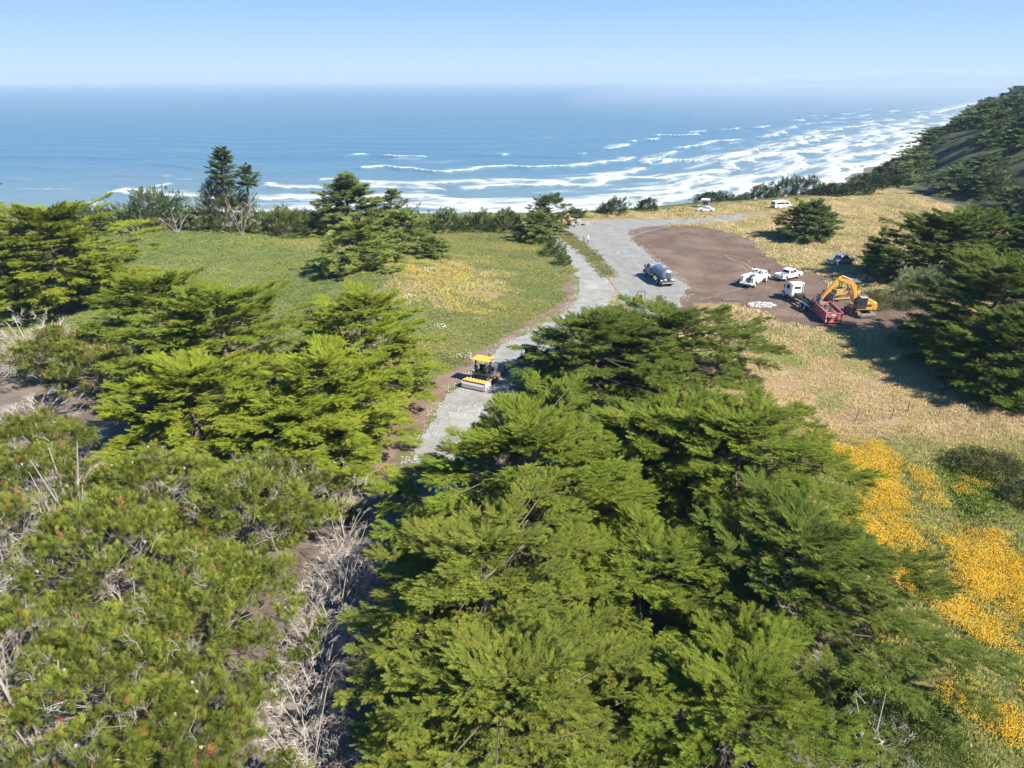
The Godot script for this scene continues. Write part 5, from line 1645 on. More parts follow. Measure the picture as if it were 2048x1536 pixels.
func service_truck() -> void:
	var t := thing("service_truck", "white mechanic's truck with open tool body and welding gear, left of the white pickup", "utility truck", Vector3(42.9, 0.02, -122.8), head(0.66, -0.75))
	truck_cab(t, 0.9, "white", 0.95, 2.2)
	var b := MB.new()
	for s in [-0.42, 0.42]: b.box(Vector3(-0.9, 0.85, s), Vector3(5.4, 0.22, 0.1))
	part("chassis", b, mats.black, t)
	bx("deck", t, "steel", Vector3(-1.25, 1.05, 0), Vector3(3.9, 0.08, 1.3), 0.01)
	for s in [-1.0, 1.0]:
		b = MB.new()
		b.prism([[-3.2, 0.75]] + [[-2.5, 0.72]] + arch(-1.95, 0.5, 0.72) + [[0.7, 0.72], [0.7, 1.9], [-3.2, 1.9]], minf(s * 0.66, s * 1.15), maxf(s * 0.66, s * 1.15))
		var bod := part("tool_body", b, mats.white, t)
		for q in [[-2.85, 1.52, 0.6, 0.62], [-1.95, 1.6, 1.0, 0.46], [-0.85, 1.36, 0.95, 0.95], [0.2, 1.36, 0.9, 0.95]]:
			b = MB.new(); b.box(Vector3(q[0], q[1], s * 1.16), Vector3(q[2], q[3], 0.03), 0.01)
			var d := part("door", b, mats.white, bod)
			b = MB.new(); b.box(Vector3(q[0], q[1], s * 1.185), Vector3(0.1, 0.06, 0.03), 0.005)
			part("handle", b, mats.black, d)
		bx("tail_light", t, "red_lens", Vector3(-3.22, 1.0, s * 1.0), Vector3(0.05, 0.14, 0.2))
	bx("rear_bumper", t, "white", Vector3(-3.35, 0.78, 0), Vector3(0.5, 0.32, 2.3))
	bx("work_table", t, "white", Vector3(-2.2, 1.94, -0.86), Vector3(2.0, 0.05, 0.8), 0.01)
	bx("welder", t, "white", Vector3(-0.1, 1.55, 0), Vector3(1.2, 0.85, 1.0), 0.08)
	bx("compressor", t, "black", Vector3(-1.4, 1.4, 0.1), Vector3(0.8, 0.6, 0.8), 0.1)
	b = MB.new()
	b.rod(Vector3(0.5, 1.9, 0.8), Vector3(0.5, 2.75, 0.8), 0.13); b.beam(Vector3(0.5, 2.7, 0.8), Vector3(-2.0, 2.25, 0.45), 0.2, 0.22)
	part("crane", b, mats.steel, t)
	for k in 3:
		b = MB.new()
		b.xf = Transform3D(Basis(), Vector3(0.55, 1.9, -0.9 + k * 0.3))
		b.lathe([[0.12, 0.0], [0.12, 0.65], [0.05, 0.78], [0.0, 0.8]], 10)
		part("gas_cylinder", b, mats.chrome, t)
	b = MB.new()
	b.rod(Vector3(-2.5, 1.4, 0.4), Vector3(-2.5, 1.9, 0.4), 0.16); b.rod(Vector3(-2.55, 1.3, -0.3), Vector3(-2.0, 1.3, -0.3), 0.2)
	part("hose_reel", b, mats.black, t)
	for q in [[2.95, -0.92], [2.95, 0.92], [-1.95, -0.85], [-1.95, 0.85]]:
		wheel(t, q[0], q[1], 0.43, 0.26 if q[0] > 0 else 0.5, "rim_white")

func paver() -> void:
	var t := thing("asphalt_paver", "yellow road paver with a flat yellow canopy and wide rear screed on the fresh lane", "paver", Vector3(-3.0, 0.045, -79.0), head(0.46, -0.89))
	track_part(t, -1.3, 1.6, -0.95, 0.4, 0.75)
	track_part(t, -1.3, 1.6, 0.95, 0.4, 0.75)
	var b := MB.new()
	b.body([[-1.3, 0.5], [-1.3, 1.25], [0.1, 1.3], [0.2, 1.75], [1.7, 1.65], [1.8, 0.5]], -0.72, 0.72, 0.06)
	part("hull", b, mats.dark_roof, t)
	# the hopper with its two wings
	for s in [-1.0, 1.0]:
		b = MB.new()
		b.prism([[1.8, 0.5], [1.8, 1.45], [3.4, 1.25], [3.5, 0.6]], minf(s * 1.25, s * 1.33), maxf(s * 1.25, s * 1.33))
		part("hopper_wing", b, mats.dusty_steel, t)
	bx("hopper_floor", t, "black", Vector3(2.6, 0.62, 0), Vector3(1.7, 0.1, 2.5))
	bx("push_roller", t, "track_steel", Vector3(3.55, 0.5, 0), Vector3(0.16, 0.3, 1.6), 0.06)
	# operator's platform
	bx("platform", t, "black", Vector3(-1.0, 1.32, 0), Vector3(1.5, 0.08, 2.3), 0.01)
	for s in [-0.6, 0.6]:
		b = MB.new()
		b.box(Vector3(-1.3, 1.75, s), Vector3(0.5, 0.14, 0.5), 0.05); b.box(Vector3(-1.55, 2.1, s), Vector3(0.12, 0.62, 0.48), 0.05)
		part("seat", b, mats.black, t)
		b = MB.new()
		b.box(Vector3(-1.32, 1.52, s), Vector3(0.2, 0.36, 0.2), 0.02)
		part("seat_post", b, mats.black, t)
	bx("control_console", t, "black", Vector3(-0.45, 1.75, 0), Vector3(0.35, 0.8, 1.4), 0.06)
	for s in [-1.0, 1.0]:
		b = MB.new()
		b.rod(Vector3(-0.9, 1.3, s * 1.0), Vector3(-0.9, 3.05, s * 1.0), 0.09)
		part("canopy_post", b, mats.black, t)
	bx("canopy", t, "yellow_bright", Vector3(-0.9, 3.1, 0), Vector3(1.7, 0.1, 2.4), 0.04)
	b = MB.new()
	b.rod(Vector3(1.3, 1.7, -0.4), Vector3(1.3, 2.9, -0.4), 0.07)
	part("exhaust_pipe", b, mats.black, t)
	# the screed: tow arms, auger, plate, walkway
	for s in [-1.0, 1.0]:
		b = MB.new()
		b.beam(Vector3(0.7, 0.6, s * 1.22), Vector3(-2.2, 0.75, s * 1.22), 0.12, 0.2)
		part("tow_arm", b, mats.yellow_dirty, t)
		b = MB.new()
		b.prism([[-3.3, 0.1], [-3.35, 0.85], [-2.0, 0.85], [-1.9, 0.1]], minf(s * 1.56, s * 1.62), maxf(s * 1.56, s * 1.62))
		part("end_gate", b, mats.steel_pale, t)
	b = MB.new()
	b.rod(Vector3(-1.85, 0.4, -1.4), Vector3(-1.85, 0.4, 1.4), 0.07)
	for k in 14:
		b.xf = Transform3D(Basis(Vector3(0.25, 1, 0).normalized(), 0.3) * Basis(Vector3.RIGHT, PI / 2), Vector3(-1.85, 0.4, -1.3 + k * 0.2))
		b.lathe([[0.0, -0.015], [0.22, -0.015], [0.22, 0.015], [0.0, 0.015]], 12)
	part("auger", b, mats.steel, t)
	b = MB.new()
	b.body([[-3.3, 0.12], [-3.3, 0.62], [-3.0, 0.95], [-2.3, 0.95], [-2.2, 0.12]], -1.55, 1.55, 0.04)
	var sc := part("screed", b, mats.steel_pale, t)
	b = MB.new()
	b.box(Vector3(-2.95, 0.98, 0), Vector3(0.5, 0.08, 3.1), 0.02)
	part("walkway", b, mats.yellow_bright, sc)
	b = MB.new()
	b.box(Vector3(-3.36, 0.38, 0), Vector3(0.08, 0.5, 3.0), 0.02)
	part("screed_plate", b, mats.steel_pale, sc)
	b = MB.new()
	for k in 7: b.box(Vector3(-2.55, 1.02, -1.3 + k * 0.43), Vector3(0.3, 0.12, 0.2), 0.03)
	part("burner_boxes", b, mats.yellow_bright, sc).set_meta("kind", "stuff")
	b = MB.new()
	for s in [-1.5, -0.5, 0.5, 1.5]: b.rod(Vector3(-2.2, 0.9, s), Vector3(-2.2, 1.75, s), 0.025)
	b.rod(Vector3(-2.2, 1.75, -1.5), Vector3(-2.2, 1.75, 1.5), 0.025)
	part("guard_rail", b, mats.black, t)
	# the operator on the seat
	person("road worker in dark clothes seated under the paver's yellow canopy", t.to_global(Vector3(-1.25, 1.35, 0.6)), t.rotation.y, true, Color(0.05, 0.05, 0.06), Color(0.04, 0.04, 0.05), false)
	# a second, small machine in the tree's shadow ahead
	var w := thing("tandem_roller", "orange and black compactor half hidden in the tree's shadow ahead of the paver", "roller", Vector3(2.2, 0.045, -85.0), head(0.42, -0.9))
	roller_parts(w, "orange")

func roller_parts(t: Node3D, col: String) -> void:
	var b: MB
	for x in [-1.15, 1.15]:
		b = MB.new()
		b.xf = Transform3D(Basis(Vector3.RIGHT, PI / 2), Vector3(x, 0.5, 0))
		b.lathe([[0.0, -0.66], [0.44, -0.66], [0.5, -0.62], [0.5, 0.62], [0.44, 0.66], [0.0, 0.66]], 22)
		part("drum", b, mats.steel, t)
		for s in [-1.0, 1.0]:
			b = MB.new()
			b.box(Vector3(x, 0.72, s * 0.74), Vector3(0.3, 0.7, 0.08))
			part("drum_fork", b, mats[col], t)
	b = MB.new()
	b.body([[0.25, 0.75], [0.25, 1.4], [1.55, 1.25], [1.7, 1.0], [1.6, 1.06], [0.6, 1.06]], -0.62, 0.62, 0.06)
	part("hood", b, mats[col], t)
	b = MB.new()
	b.body([[-1.6, 1.06], [-1.6, 1.3], [-0.3, 1.35], [0.2, 1.0], [0.2, 0.7], [-0.5, 0.7]], -0.6, 0.6, 0.06)
	part("rear_frame", b, mats[col], t)
	b = MB.new()
	b.box(Vector3(-0.6, 1.5, 0), Vector3(0.45, 0.14, 0.5), 0.05); b.box(Vector3(-0.82, 1.8, 0), Vector3(0.12, 0.5, 0.5), 0.05)
	part("seat", b, mats.black, t)
	b = MB.new()
	b.tube([Vector3(-1.0, 1.2, -0.62), Vector3(-1.0, 2.55, -0.62), Vector3(-1.0, 2.68, -0.5), Vector3(-1.0, 2.68, 0.5), Vector3(-1.0, 2.55, 0.62), Vector3(-1.0, 1.2, 0.62)], [0.05, 0.05, 0.05, 0.05, 0.05, 0.05], 8)
	part("roll_bar", b, mats.black, t)
	b = MB.new()
	b.rod(Vector3(0.0, 1.3, 0), Vector3(-0.2, 1.75, 0), 0.03); b.box(Vector3(-0.22, 1.76, 0), Vector3(0.05, 0.05, 0.4))
	part("steering_wheel", b, mats.black, t)

func mini_excavator() -> void:
	var t := thing("mini_excavator", "small orange excavator working beside boulders at the road's far bend", "excavator", Vector3(11.6, 0.04, -176.5), head(0.92, -0.3))
	track_part(t, -1.2, 1.2, -0.75, 0.35, 0.6)
	track_part(t, -1.2, 1.2, 0.75, 0.35, 0.6)
	var b := MB.new()
	b.body([[-1.3, 0.62], [-1.3, 1.6], [-0.2, 1.65], [0.2, 1.1], [1.0, 1.05], [1.0, 0.62]], -0.95, 0.95, 0.08)
	part("engine_house", b, mats.yellow, t)
	b = MB.new()
	b.body([[-0.45, 1.2], [-0.45, 2.6], [0.6, 2.6], [0.85, 1.8], [0.85, 1.1]], -0.95, 0.1, 0.06)
	part("cab", b, mats.black, t)
	pane(t, [Vector3(-0.35, 1.7, -0.965), Vector3(0.7, 1.7, -0.965), Vector3(0.55, 2.45, -0.965), Vector3(-0.35, 2.45, -0.965)])
	b = MB.new()
	b.prism([[0.8, 0.95], [1.05, 0.95], [1.5, 2.2], [2.3, 3.0], [2.2, 3.2], [1.2, 2.5]], 0.12, 0.34)
	part("boom", b, mats.yellow, t)
	b = MB.new()
	b.prism([[2.05, 3.25], [2.35, 3.2], [3.05, 1.5], [2.85, 1.45]], 0.14, 0.32)
	part("stick", b, mats.yellow, t)
	b = MB.new()
	b.prism([[2.8, 1.5], [3.1, 1.5], [3.3, 1.1], [3.0, 0.75], [2.65, 0.9], [2.95, 1.05]], -0.1, 0.56)
	part("bucket", b, mats.dusty_steel, t)
	b = MB.new()
	b.prism([[1.45, 0.1], [1.55, 0.4], [1.5, 0.6], [1.55, 0.6], [1.65, 0.35], [1.55, 0.08]], -0.95, 0.95)
	part("dozer_blade", b, mats.track_steel, t)

func booth() -> void:
	var t := thing("field_booth", "grey booth with an overhanging white roof standing behind the white car", "booth", ground(54.5, -204.0), head(0.9, 0.2))
	var b := MB.new()
	b.box(Vector3(0, 1.2, 0), Vector3(1.9, 2.4, 1.9), 0.03)
	part("wall", b, mats.steel, t)
	bx("roof", t, "white", Vector3(0, 2.5, 0), Vector3(2.4, 0.22, 2.4), 0.05)
	pane(t, [Vector3(-0.7, 1.2, 0.965), Vector3(0.7, 1.2, 0.965), Vector3(0.7, 1.9, 0.965), Vector3(-0.7, 1.9, 0.965)])
	bx("door", t, "black", Vector3(-0.965, 1.05, 0), Vector3(0.04, 2.0, 0.85), 0.01)

func make_vehicles() -> void:
	paint("rubber", lin(0.025, 0.025, 0.027), 0.85)
	paint("black", lin(0.03, 0.03, 0.033), 0.5)
	paint("white", lin(0.78, 0.78, 0.77), 0.35)
	paint("silver_blue", lin(0.26, 0.31, 0.40), 0.3, 0.35)
	paint("steel_blue", lin(0.22, 0.26, 0.34), 0.4)
	paint("tank", lin(0.20, 0.235, 0.31), 0.35, 0.5)
	paint("chrome", lin(0.55, 0.55, 0.56), 0.25, 0.9)
	paint("steel", lin(0.34, 0.35, 0.36), 0.5, 0.4)
	paint("steel_pale", lin(0.45, 0.43, 0.44), 0.5, 0.3)
	paint("rim", lin(0.42, 0.42, 0.43), 0.4, 0.6)
	paint("rim_white", lin(0.66, 0.66, 0.65), 0.5)
	paint("red", lin(0.58, 0.15, 0.16), 0.5)
	paint("red_dark", lin(0.25, 0.04, 0.045), 0.6)
	paint("red_pale", lin(0.60, 0.26, 0.25), 0.6)
	paint("red_lens", lin(0.35, 0.02, 0.02), 0.25)
	paint("lamp_glass", lin(0.62, 0.64, 0.66), 0.15)
	paint("orange", lin(0.58, 0.22, 0.04), 0.5)
	paint("yellow", lin(0.56, 0.29, 0.04), 0.55)
	paint("yellow_bright", lin(0.62, 0.38, 0.055), 0.5)
	paint("dark_roof", lin(0.10, 0.105, 0.12), 0.55)
	var g := paint("glass", lin(0.025, 0.032, 0.04), 0.08)
	g.metallic_specular = 0.6
	var dust: Texture2D = mats.soil.albedo_texture
	var film := noise_tex(21, 0.02, 0.86, 1.0, 256, 5, 0.06)
	for k in ["white", "yellow", "yellow_bright", "red", "orange", "tank", "steel_blue", "silver_blue"]:
		mats[k].albedo_texture = film
		mats[k].uv1_triplanar = true
		mats[k].uv1_scale = Vector3.ONE * 0.45
	grained("yellow_dirty", lin(0.60, 0.35, 0.09), dust, 0.9, 0.75)
	grained("track_steel", lin(0.20, 0.175, 0.155), dust, 1.5, 0.8)
	grained("dusty_steel", lin(0.32, 0.25, 0.20), dust, 1.5, 0.8)
	grained("bed_soil", lin(0.17, 0.12, 0.085), dust, 1.5, 0.95)
	paver()
	tanker()
	hook_truck()
	dumpster()
	excavator()
	dozer()
	service_truck()
	pickup("clean white crew cab pickup on the dirt between the mechanic's truck and the trees", 50.3, -126.6, head(0.83, -0.56), "white")
	pickup("grey blue pickup parked on grass at the edge of the cypress shadow", 64.6, -137.8, head(0.90, -0.44), "silver_blue")
	sedan("small white car on the far track in front of the booth", 53.3, -198.0, head(-0.97, -0.25))
	van("white van with dark windows half behind the lone round cypress", 75.2, -202.0, head(0.92, -0.3))
	mini_excavator()
	booth()
	var w := thing("tandem_roller", "yellow compactor with a black roll bar, mostly hidden behind the dark cypress top", "roller", Vector3(20.3, 0.045, -109.6), head(-0.1, -0.99))
	roller_parts(w, "yellow_bright")

# ---------------------------------------------------------------- people: bones with radii, joined by a smooth minimum and meshed as surface nets
func person(label: String, at: Vector3, turn: float, seated: bool, top: Color, trousers: Color, vest: bool) -> void:
	var t := thing("person", label, "person", at, turn, "road workers")
	var bones := []  # from, to, radius, radius, colour
	var skin := Color(0.42, 0.27, 0.2)
	var hip := Vector3(0, 0.92, 0)
	for s in [-1.0, 1.0]:
		var h := hip + Vector3(0, 0, s * 0.10)
		var knee := h + (Vector3(0.42, 0.0, s * 0.04) if seated else Vector3(0.03, -0.44, s * 0.03))
		var foot := knee + (Vector3(0.06, -0.44, 0) if seated else Vector3(-0.03, -0.42, s * 0.02))
		bones.append([h, knee, 0.095, 0.065, trousers]); bones.append([knee, foot, 0.062, 0.045, trousers])
		bones.append([foot, foot + Vector3(0.17, -0.03, s * 0.02), 0.05, 0.042, Color(0.05, 0.04, 0.03)])
		var sh := Vector3(0, 1.42, s * 0.19)
		var el := sh + (Vector3(0.12, -0.27, s * 0.06) if seated else Vector3(-0.02, -0.29, s * 0.07))
		var wr := el + (Vector3(0.25, 0.02, -s * 0.06) if seated or s > 0 else Vector3(0.06, -0.25, 0.0))
		bones.append([sh, el, 0.055, 0.043, top]); bones.append([el, wr, 0.042, 0.03, top])
		bones.append([wr, wr + (wr - el).normalized() * 0.09, 0.035, 0.03, skin])
		for k in 4: bones.append([wr + (wr - el).normalized() * 0.08 + Vector3(0, 0, (k - 1.5) * 0.018), wr + (wr - el).normalized() * (0.15 + 0.01 * (k % 2)) + Vector3(0, -0.02, (k - 1.5) * 0.02), 0.012, 0.01, skin])
		bones.append([wr + (wr - el).normalized() * 0.03, wr + (wr - el).normalized() * 0.08 + Vector3(0.03, 0.03, -s * 0.03), 0.013, 0.011, skin])
		bones.append([sh, Vector3(0, 1.38, 0), 0.075, 0.11, top])
		bones.append([Vector3(0, 1.62, s * 0.09), Vector3(0, 1.60, s * 0.095), 0.022, 0.02, skin])
	bones.append([hip, Vector3(0.01, 1.15, 0), 0.135, 0.125, top]); bones.append([Vector3(0.01, 1.15, 0), Vector3(0, 1.38, 0), 0.13, 0.15, top])
	bones.append([Vector3(0, 1.44, 0), Vector3(0.01, 1.54, 0), 0.055, 0.052, skin])
	bones.append([Vector3(0.02, 1.58, 0), Vector3(0.01, 1.66, 0), 0.085, 0.092, skin])
	bones.append([Vector3(0.09, 1.63, 0), Vector3(0.115, 1.60, 0), 0.018, 0.02, skin])
	if seated:
		for q in bones:
			q[0].y -= 0.40; q[1].y -= 0.40
	var b := nets(bones, 0.022)
	part("body", b, mats.cloth, t)
	var dy := -0.40 if seated else 0.0
	b = MB.new()
	b.xf = Transform3D(Basis(), Vector3(0.01, 1.665 + dy, 0))
	b.lathe([[0.15, 0.0], [0.112, 0.012], [0.108, 0.05], [0.085, 0.10], [0.0, 0.125]], 14)
	part("hard_hat", b, mats.hat_white if not vest else mats.orange, t)
	if vest:
		b = MB.new()
		b.xf = Transform3D(Basis(), Vector3(0.005, dy, 0))
		b.lathe([[0.17, 1.0], [0.165, 1.2], [0.18, 1.36], [0.14, 1.46]], 14)
		part("vest", b, mats.vest, t)

func nets(bones: Array, cell: float) -> MB:
	var lo := Vector3(9, 9, 9); var hi := -lo
	for q in bones:
		for k in 2:
			lo = lo.min(q[k] - Vector3.ONE * 0.2); hi = hi.max(q[k] + Vector3.ONE * 0.2)
	var nx := int((hi.x - lo.x) / cell) + 2; var ny := int((hi.y - lo.y) / cell) + 2; var nz := int((hi.z - lo.z) / cell) + 2
	var val := PackedFloat32Array(); val.resize(nx * ny * nz); val.fill(0.3)
	for q in bones:
		var a: Vector3 = q[0]; var d: Vector3 = q[1] - q[0]
		var m0: Vector3 = q[0].min(q[1]) - Vector3.ONE * (maxf(q[2], q[3]) + 0.07); var m1: Vector3 = q[0].max(q[1]) + Vector3.ONE * (maxf(q[2], q[3]) + 0.07)
		for i in range(maxi(0, int((m0.x - lo.x) / cell)), mini(nx, int((m1.x - lo.x) / cell) + 2)):
			for j in range(maxi(0, int((m0.y - lo.y) / cell)), mini(ny, int((m1.y - lo.y) / cell) + 2)):
				for k in range(maxi(0, int((m0.z - lo.z) / cell)), mini(nz, int((m1.z - lo.z) / cell) + 2)):
					var p := lo + Vector3(i, j, k) * cell
					var s := clampf((p - a).dot(d) / maxf(d.length_squared(), 1e-6), 0, 1)
					var f := p.distance_to(a + d * s) - lerpf(q[2], q[3], s)
					var w := (i * ny + j) * nz + k
					var o := val[w]
					var h := clampf(0.5 + 0.5 * (o - f) / 0.03, 0, 1)
					val[w] = lerpf(o, f, h) - 0.03 * h * (1.0 - h)
	var vert := {}
	var tint := {}
	for i in nx - 1:
		for j in ny - 1:
			for k in nz - 1:
				var sum := Vector3.ZERO; var cnt := 0
				var v0: Array = []
				for c in 8: v0.append(val[((i + (c & 1)) * ny + j + ((c >> 1) & 1)) * nz + k + ((c >> 2) & 1)])
				for e in [[0, 1], [2, 3], [4, 5], [6, 7], [0, 2], [1, 3], [4, 6], [5, 7], [0, 4], [1, 5], [2, 6], [3, 7]]:
					var f0: float = v0[e[0]]; var f1: float = v0[e[1]]
					if (f0 < 0.0) != (f1 < 0.0):
						var s := f0 / (f0 - f1)
						var c0 := Vector3(e[0] & 1, (e[0] >> 1) & 1, (e[0] >> 2) & 1); var c1 := Vector3(e[1] & 1, (e[1] >> 1) & 1, (e[1] >> 2) & 1)
						sum += c0.lerp(c1, s); cnt += 1
				if cnt > 0:
					var p := lo + (Vector3(i, j, k) + sum / cnt) * cell
					vert[Vector3i(i, j, k)] = p
					var best := 9.0
					for q in bones:
						var d: Vector3 = q[1] - q[0]
						var s := clampf((p - q[0]).dot(d) / maxf(d.length_squared(), 1e-6), 0, 1)
						var f: float = p.distance_to(q[0] + d * s) - lerpf(q[2], q[3], s)
						if f < best:
							best = f; tint[Vector3i(i, j, k)] = q[4]
	var b := MB.new()
	for c in vert:
		for ax in 3:
			var d1 := Vector3i.ZERO; var d2 := Vector3i.ZERO; var da := Vector3i.ZERO
			da[ax] = 1; d1[(ax + 1) % 3] = 1; d2[(ax + 2) % 3] = 1
			var e: Vector3i = c + da
			if e.x >= nx or e.y >= ny or e.z >= nz: continue
			var f0 := val[(c.x * ny + c.y) * nz + c.z]; var f1 := val[(e.x * ny + e.y) * nz + e.z]
			if (f0 < 0.0) == (f1 < 0.0): continue
			if not (vert.has(c - d1) and vert.has(c - d2) and vert.has(c - d1 - d2)): continue
			var before := b.v.size()
			var out := Vector3(da) * (1.0 if f0 < 0.0 else -1.0)
			b.face(vert[c], vert[c - d1], vert[c - d1 - d2], vert[c - d2], out)
			for k in b.v.size() - before: b.c.append(tint[c])
	return b

func make_people() -> void:
	person("person in a pale orange vest standing on the gravel by the planted strip", Vector3(16.0, 0.05, -157.3), 0.6, false, Color(0.45, 0.30, 0.24), Color(0.30, 0.26, 0.2), true)
	person("person in a white shirt and dark trousers standing beside the one in orange", Vector3(16.85, 0.05, -157.0), 2.6, false, Color(0.7, 0.72, 0.62), Color(0.05, 0.055, 0.07), false)

# ---------------------------------------------------------------- grass, scrub and flowers: too many to count
func add_color(b: MB, c: Color) -> void:
	while b.c.size() < b.v.size(): b.c.append(c)

func grass_patch(r: RandomNumberGenerator, size: float, tufts_n: int, hgt: float, w: float, cols: Array) -> ArrayMesh:
	var b := MB.new()
	for k in tufts_n:
		var at := Vector3(r.randf_range(-size, size) * 0.5, -0.03, r.randf_range(-size, size) * 0.5)
		var c: Color = cols[r.randi() % cols.size()] * r.randf_range(0.8, 1.2)
		for j in 6:
			var d := Vector3(r.randf_range(-0.7, 0.7), 1.0, r.randf_range(-0.7, 0.7)).normalized()
			blade(b, at + Vector3(r.randf_range(-0.1, 0.1), 0, r.randf_range(-0.1, 0.1)), d, hgt * r.randf_range(0.5, 1.2), w, 1.0, d.cross(Vector3(r.randf_range(-1, 1), 0.2, r.randf_range(-1, 1))).normalized())
		add_color(b, c)
	return b.mesh()

func scrub_patch(r: RandomNumberGenerator, size: float, clumps: int, hgt: float, cols: Array) -> ArrayMesh:
	var b := MB.new()
	for k in clumps:
		var at := Vector3(r.randf_range(-size, size) * 0.5, 0, r.randf_range(-size, size) * 0.5)
		var c: Color = cols[r.randi() % cols.size()] * r.randf_range(0.75, 1.2)
		var big := r.randf_range(0.5, 1.3)
		for j in 9:
			var d := Vector3(r.randf_range(-1, 1), r.randf_range(0.15, 1.2), r.randf_range(-1, 1)).normalized()
			blade(b, at + d * Vector3(0.25, 0.35, 0.25) * big * hgt, d, 0.12 * big, 0.03 * big, 0.7, d.cross(Vector3(r.randf_range(-1, 1), 0.4, r.randf_range(-1, 1))).normalized())
		add_color(b, c)
	return b.mesh()

func flower_patch(r: RandomNumberGenerator, size: float, count: int, petal: Color, fs: float) -> ArrayMesh:
	var b := MB.new()
	for k in count:
		var at := Vector3(r.randf_range(-size, size) * 0.5, r.randf_range(0.22, 0.42), r.randf_range(-size, size) * 0.5)
		var tilt := Vector3(r.randf_range(-0.4, 0.4), 1, r.randf_range(-0.4, 0.4)).normalized()
		var x := tilt.cross(Vector3(0.3, 0.1, 1)).normalized(); var z := x.cross(tilt)
		var s := fs * r.randf_range(0.7, 1.25)
		for j in 4:
			var a := TAU * j / 4.0; var a2 := a + TAU / 4.0
			var p := at + (x * cos(a) + z * sin(a)) * s + tilt * s * 0.45
			var q := at + (x * cos(a2) + z * sin(a2)) * s + tilt * s * 0.45
			if (p - at).cross(q - at).y > 0.0: b.tri_up(at, p, q, 0.8)
			else: b.tri_up(at, q, p, 0.8)
		add_color(b, petal * r.randf_range(0.85, 1.1))
		if k % 3 == 0:
			var d := Vector3(r.randf_range(-0.4, 0.4), 1, r.randf_range(-0.4, 0.4)).normalized()
			blade(b, at - Vector3(0, at.y, 0), d, at.y * 1.1, 0.03, 0.8, d.cross(Vector3(1, 0, r.randf_range(-1, 1))).normalized())
			add_color(b, Color(0.14, 0.19, 0.06))
	return b.mesh()

func scatter(called: String, label: String, category: String, meshes: Array, m: Material, x0: float, x1: float, z0: float, z1: float, step: float, keep: Callable, tint: Callable) -> void:
	var r := RandomNumberGenerator.new()
	r.seed = int(absf(x0 * 31 + z0 * 7)) + called.length()
	var lists := []; var cols := []
	for k in meshes.size():
		lists.append([]); cols.append(PackedColorArray())
	var z := z0
	while z > z1:
		var x := x0
		while x < x1:
			var px := x + r.randf_range(-0.5, 0.5) * step; var pz := z + r.randf_range(-0.5, 0.5) * step
			if keep.call(px, pz, r):
				var y := height(px, pz)
				var a := Vector3(1.0, height(px + 1.0, pz) - y, 0).normalized()
				var b := Vector3(0, height(px, pz + 1.0) - y, 1.0).normalized()
				var n := b.cross(a).normalized()
				var turn := r.randf() * TAU
				var s := r.randf_range(0.85, 1.2)
				var bs := Basis(a, n, a.cross(n).normalized()) * Basis(Vector3.UP, turn)
				var k := r.randi() % meshes.size()
				lists[k].append(Transform3D(bs.scaled(Vector3.ONE * s), Vector3(px, y, pz)))
				var c: Color = tint.call(px, pz, r)
				cols[k].append(c)
			x += step
		z -= step
	var t := thing(called, label, category)
	t.set_meta("kind", "stuff")
	for k in meshes.size():
		if lists[k].size() > 0:
			copies("clumps", meshes[k], m, lists[k], cols[k], t).set_meta("kind", "stuff")
			spray_count += lists[k].size()

func on_road(x: float, z: float) -> bool:
	for q in road_polys:
		if in_poly(q, x, z): return true
	return false

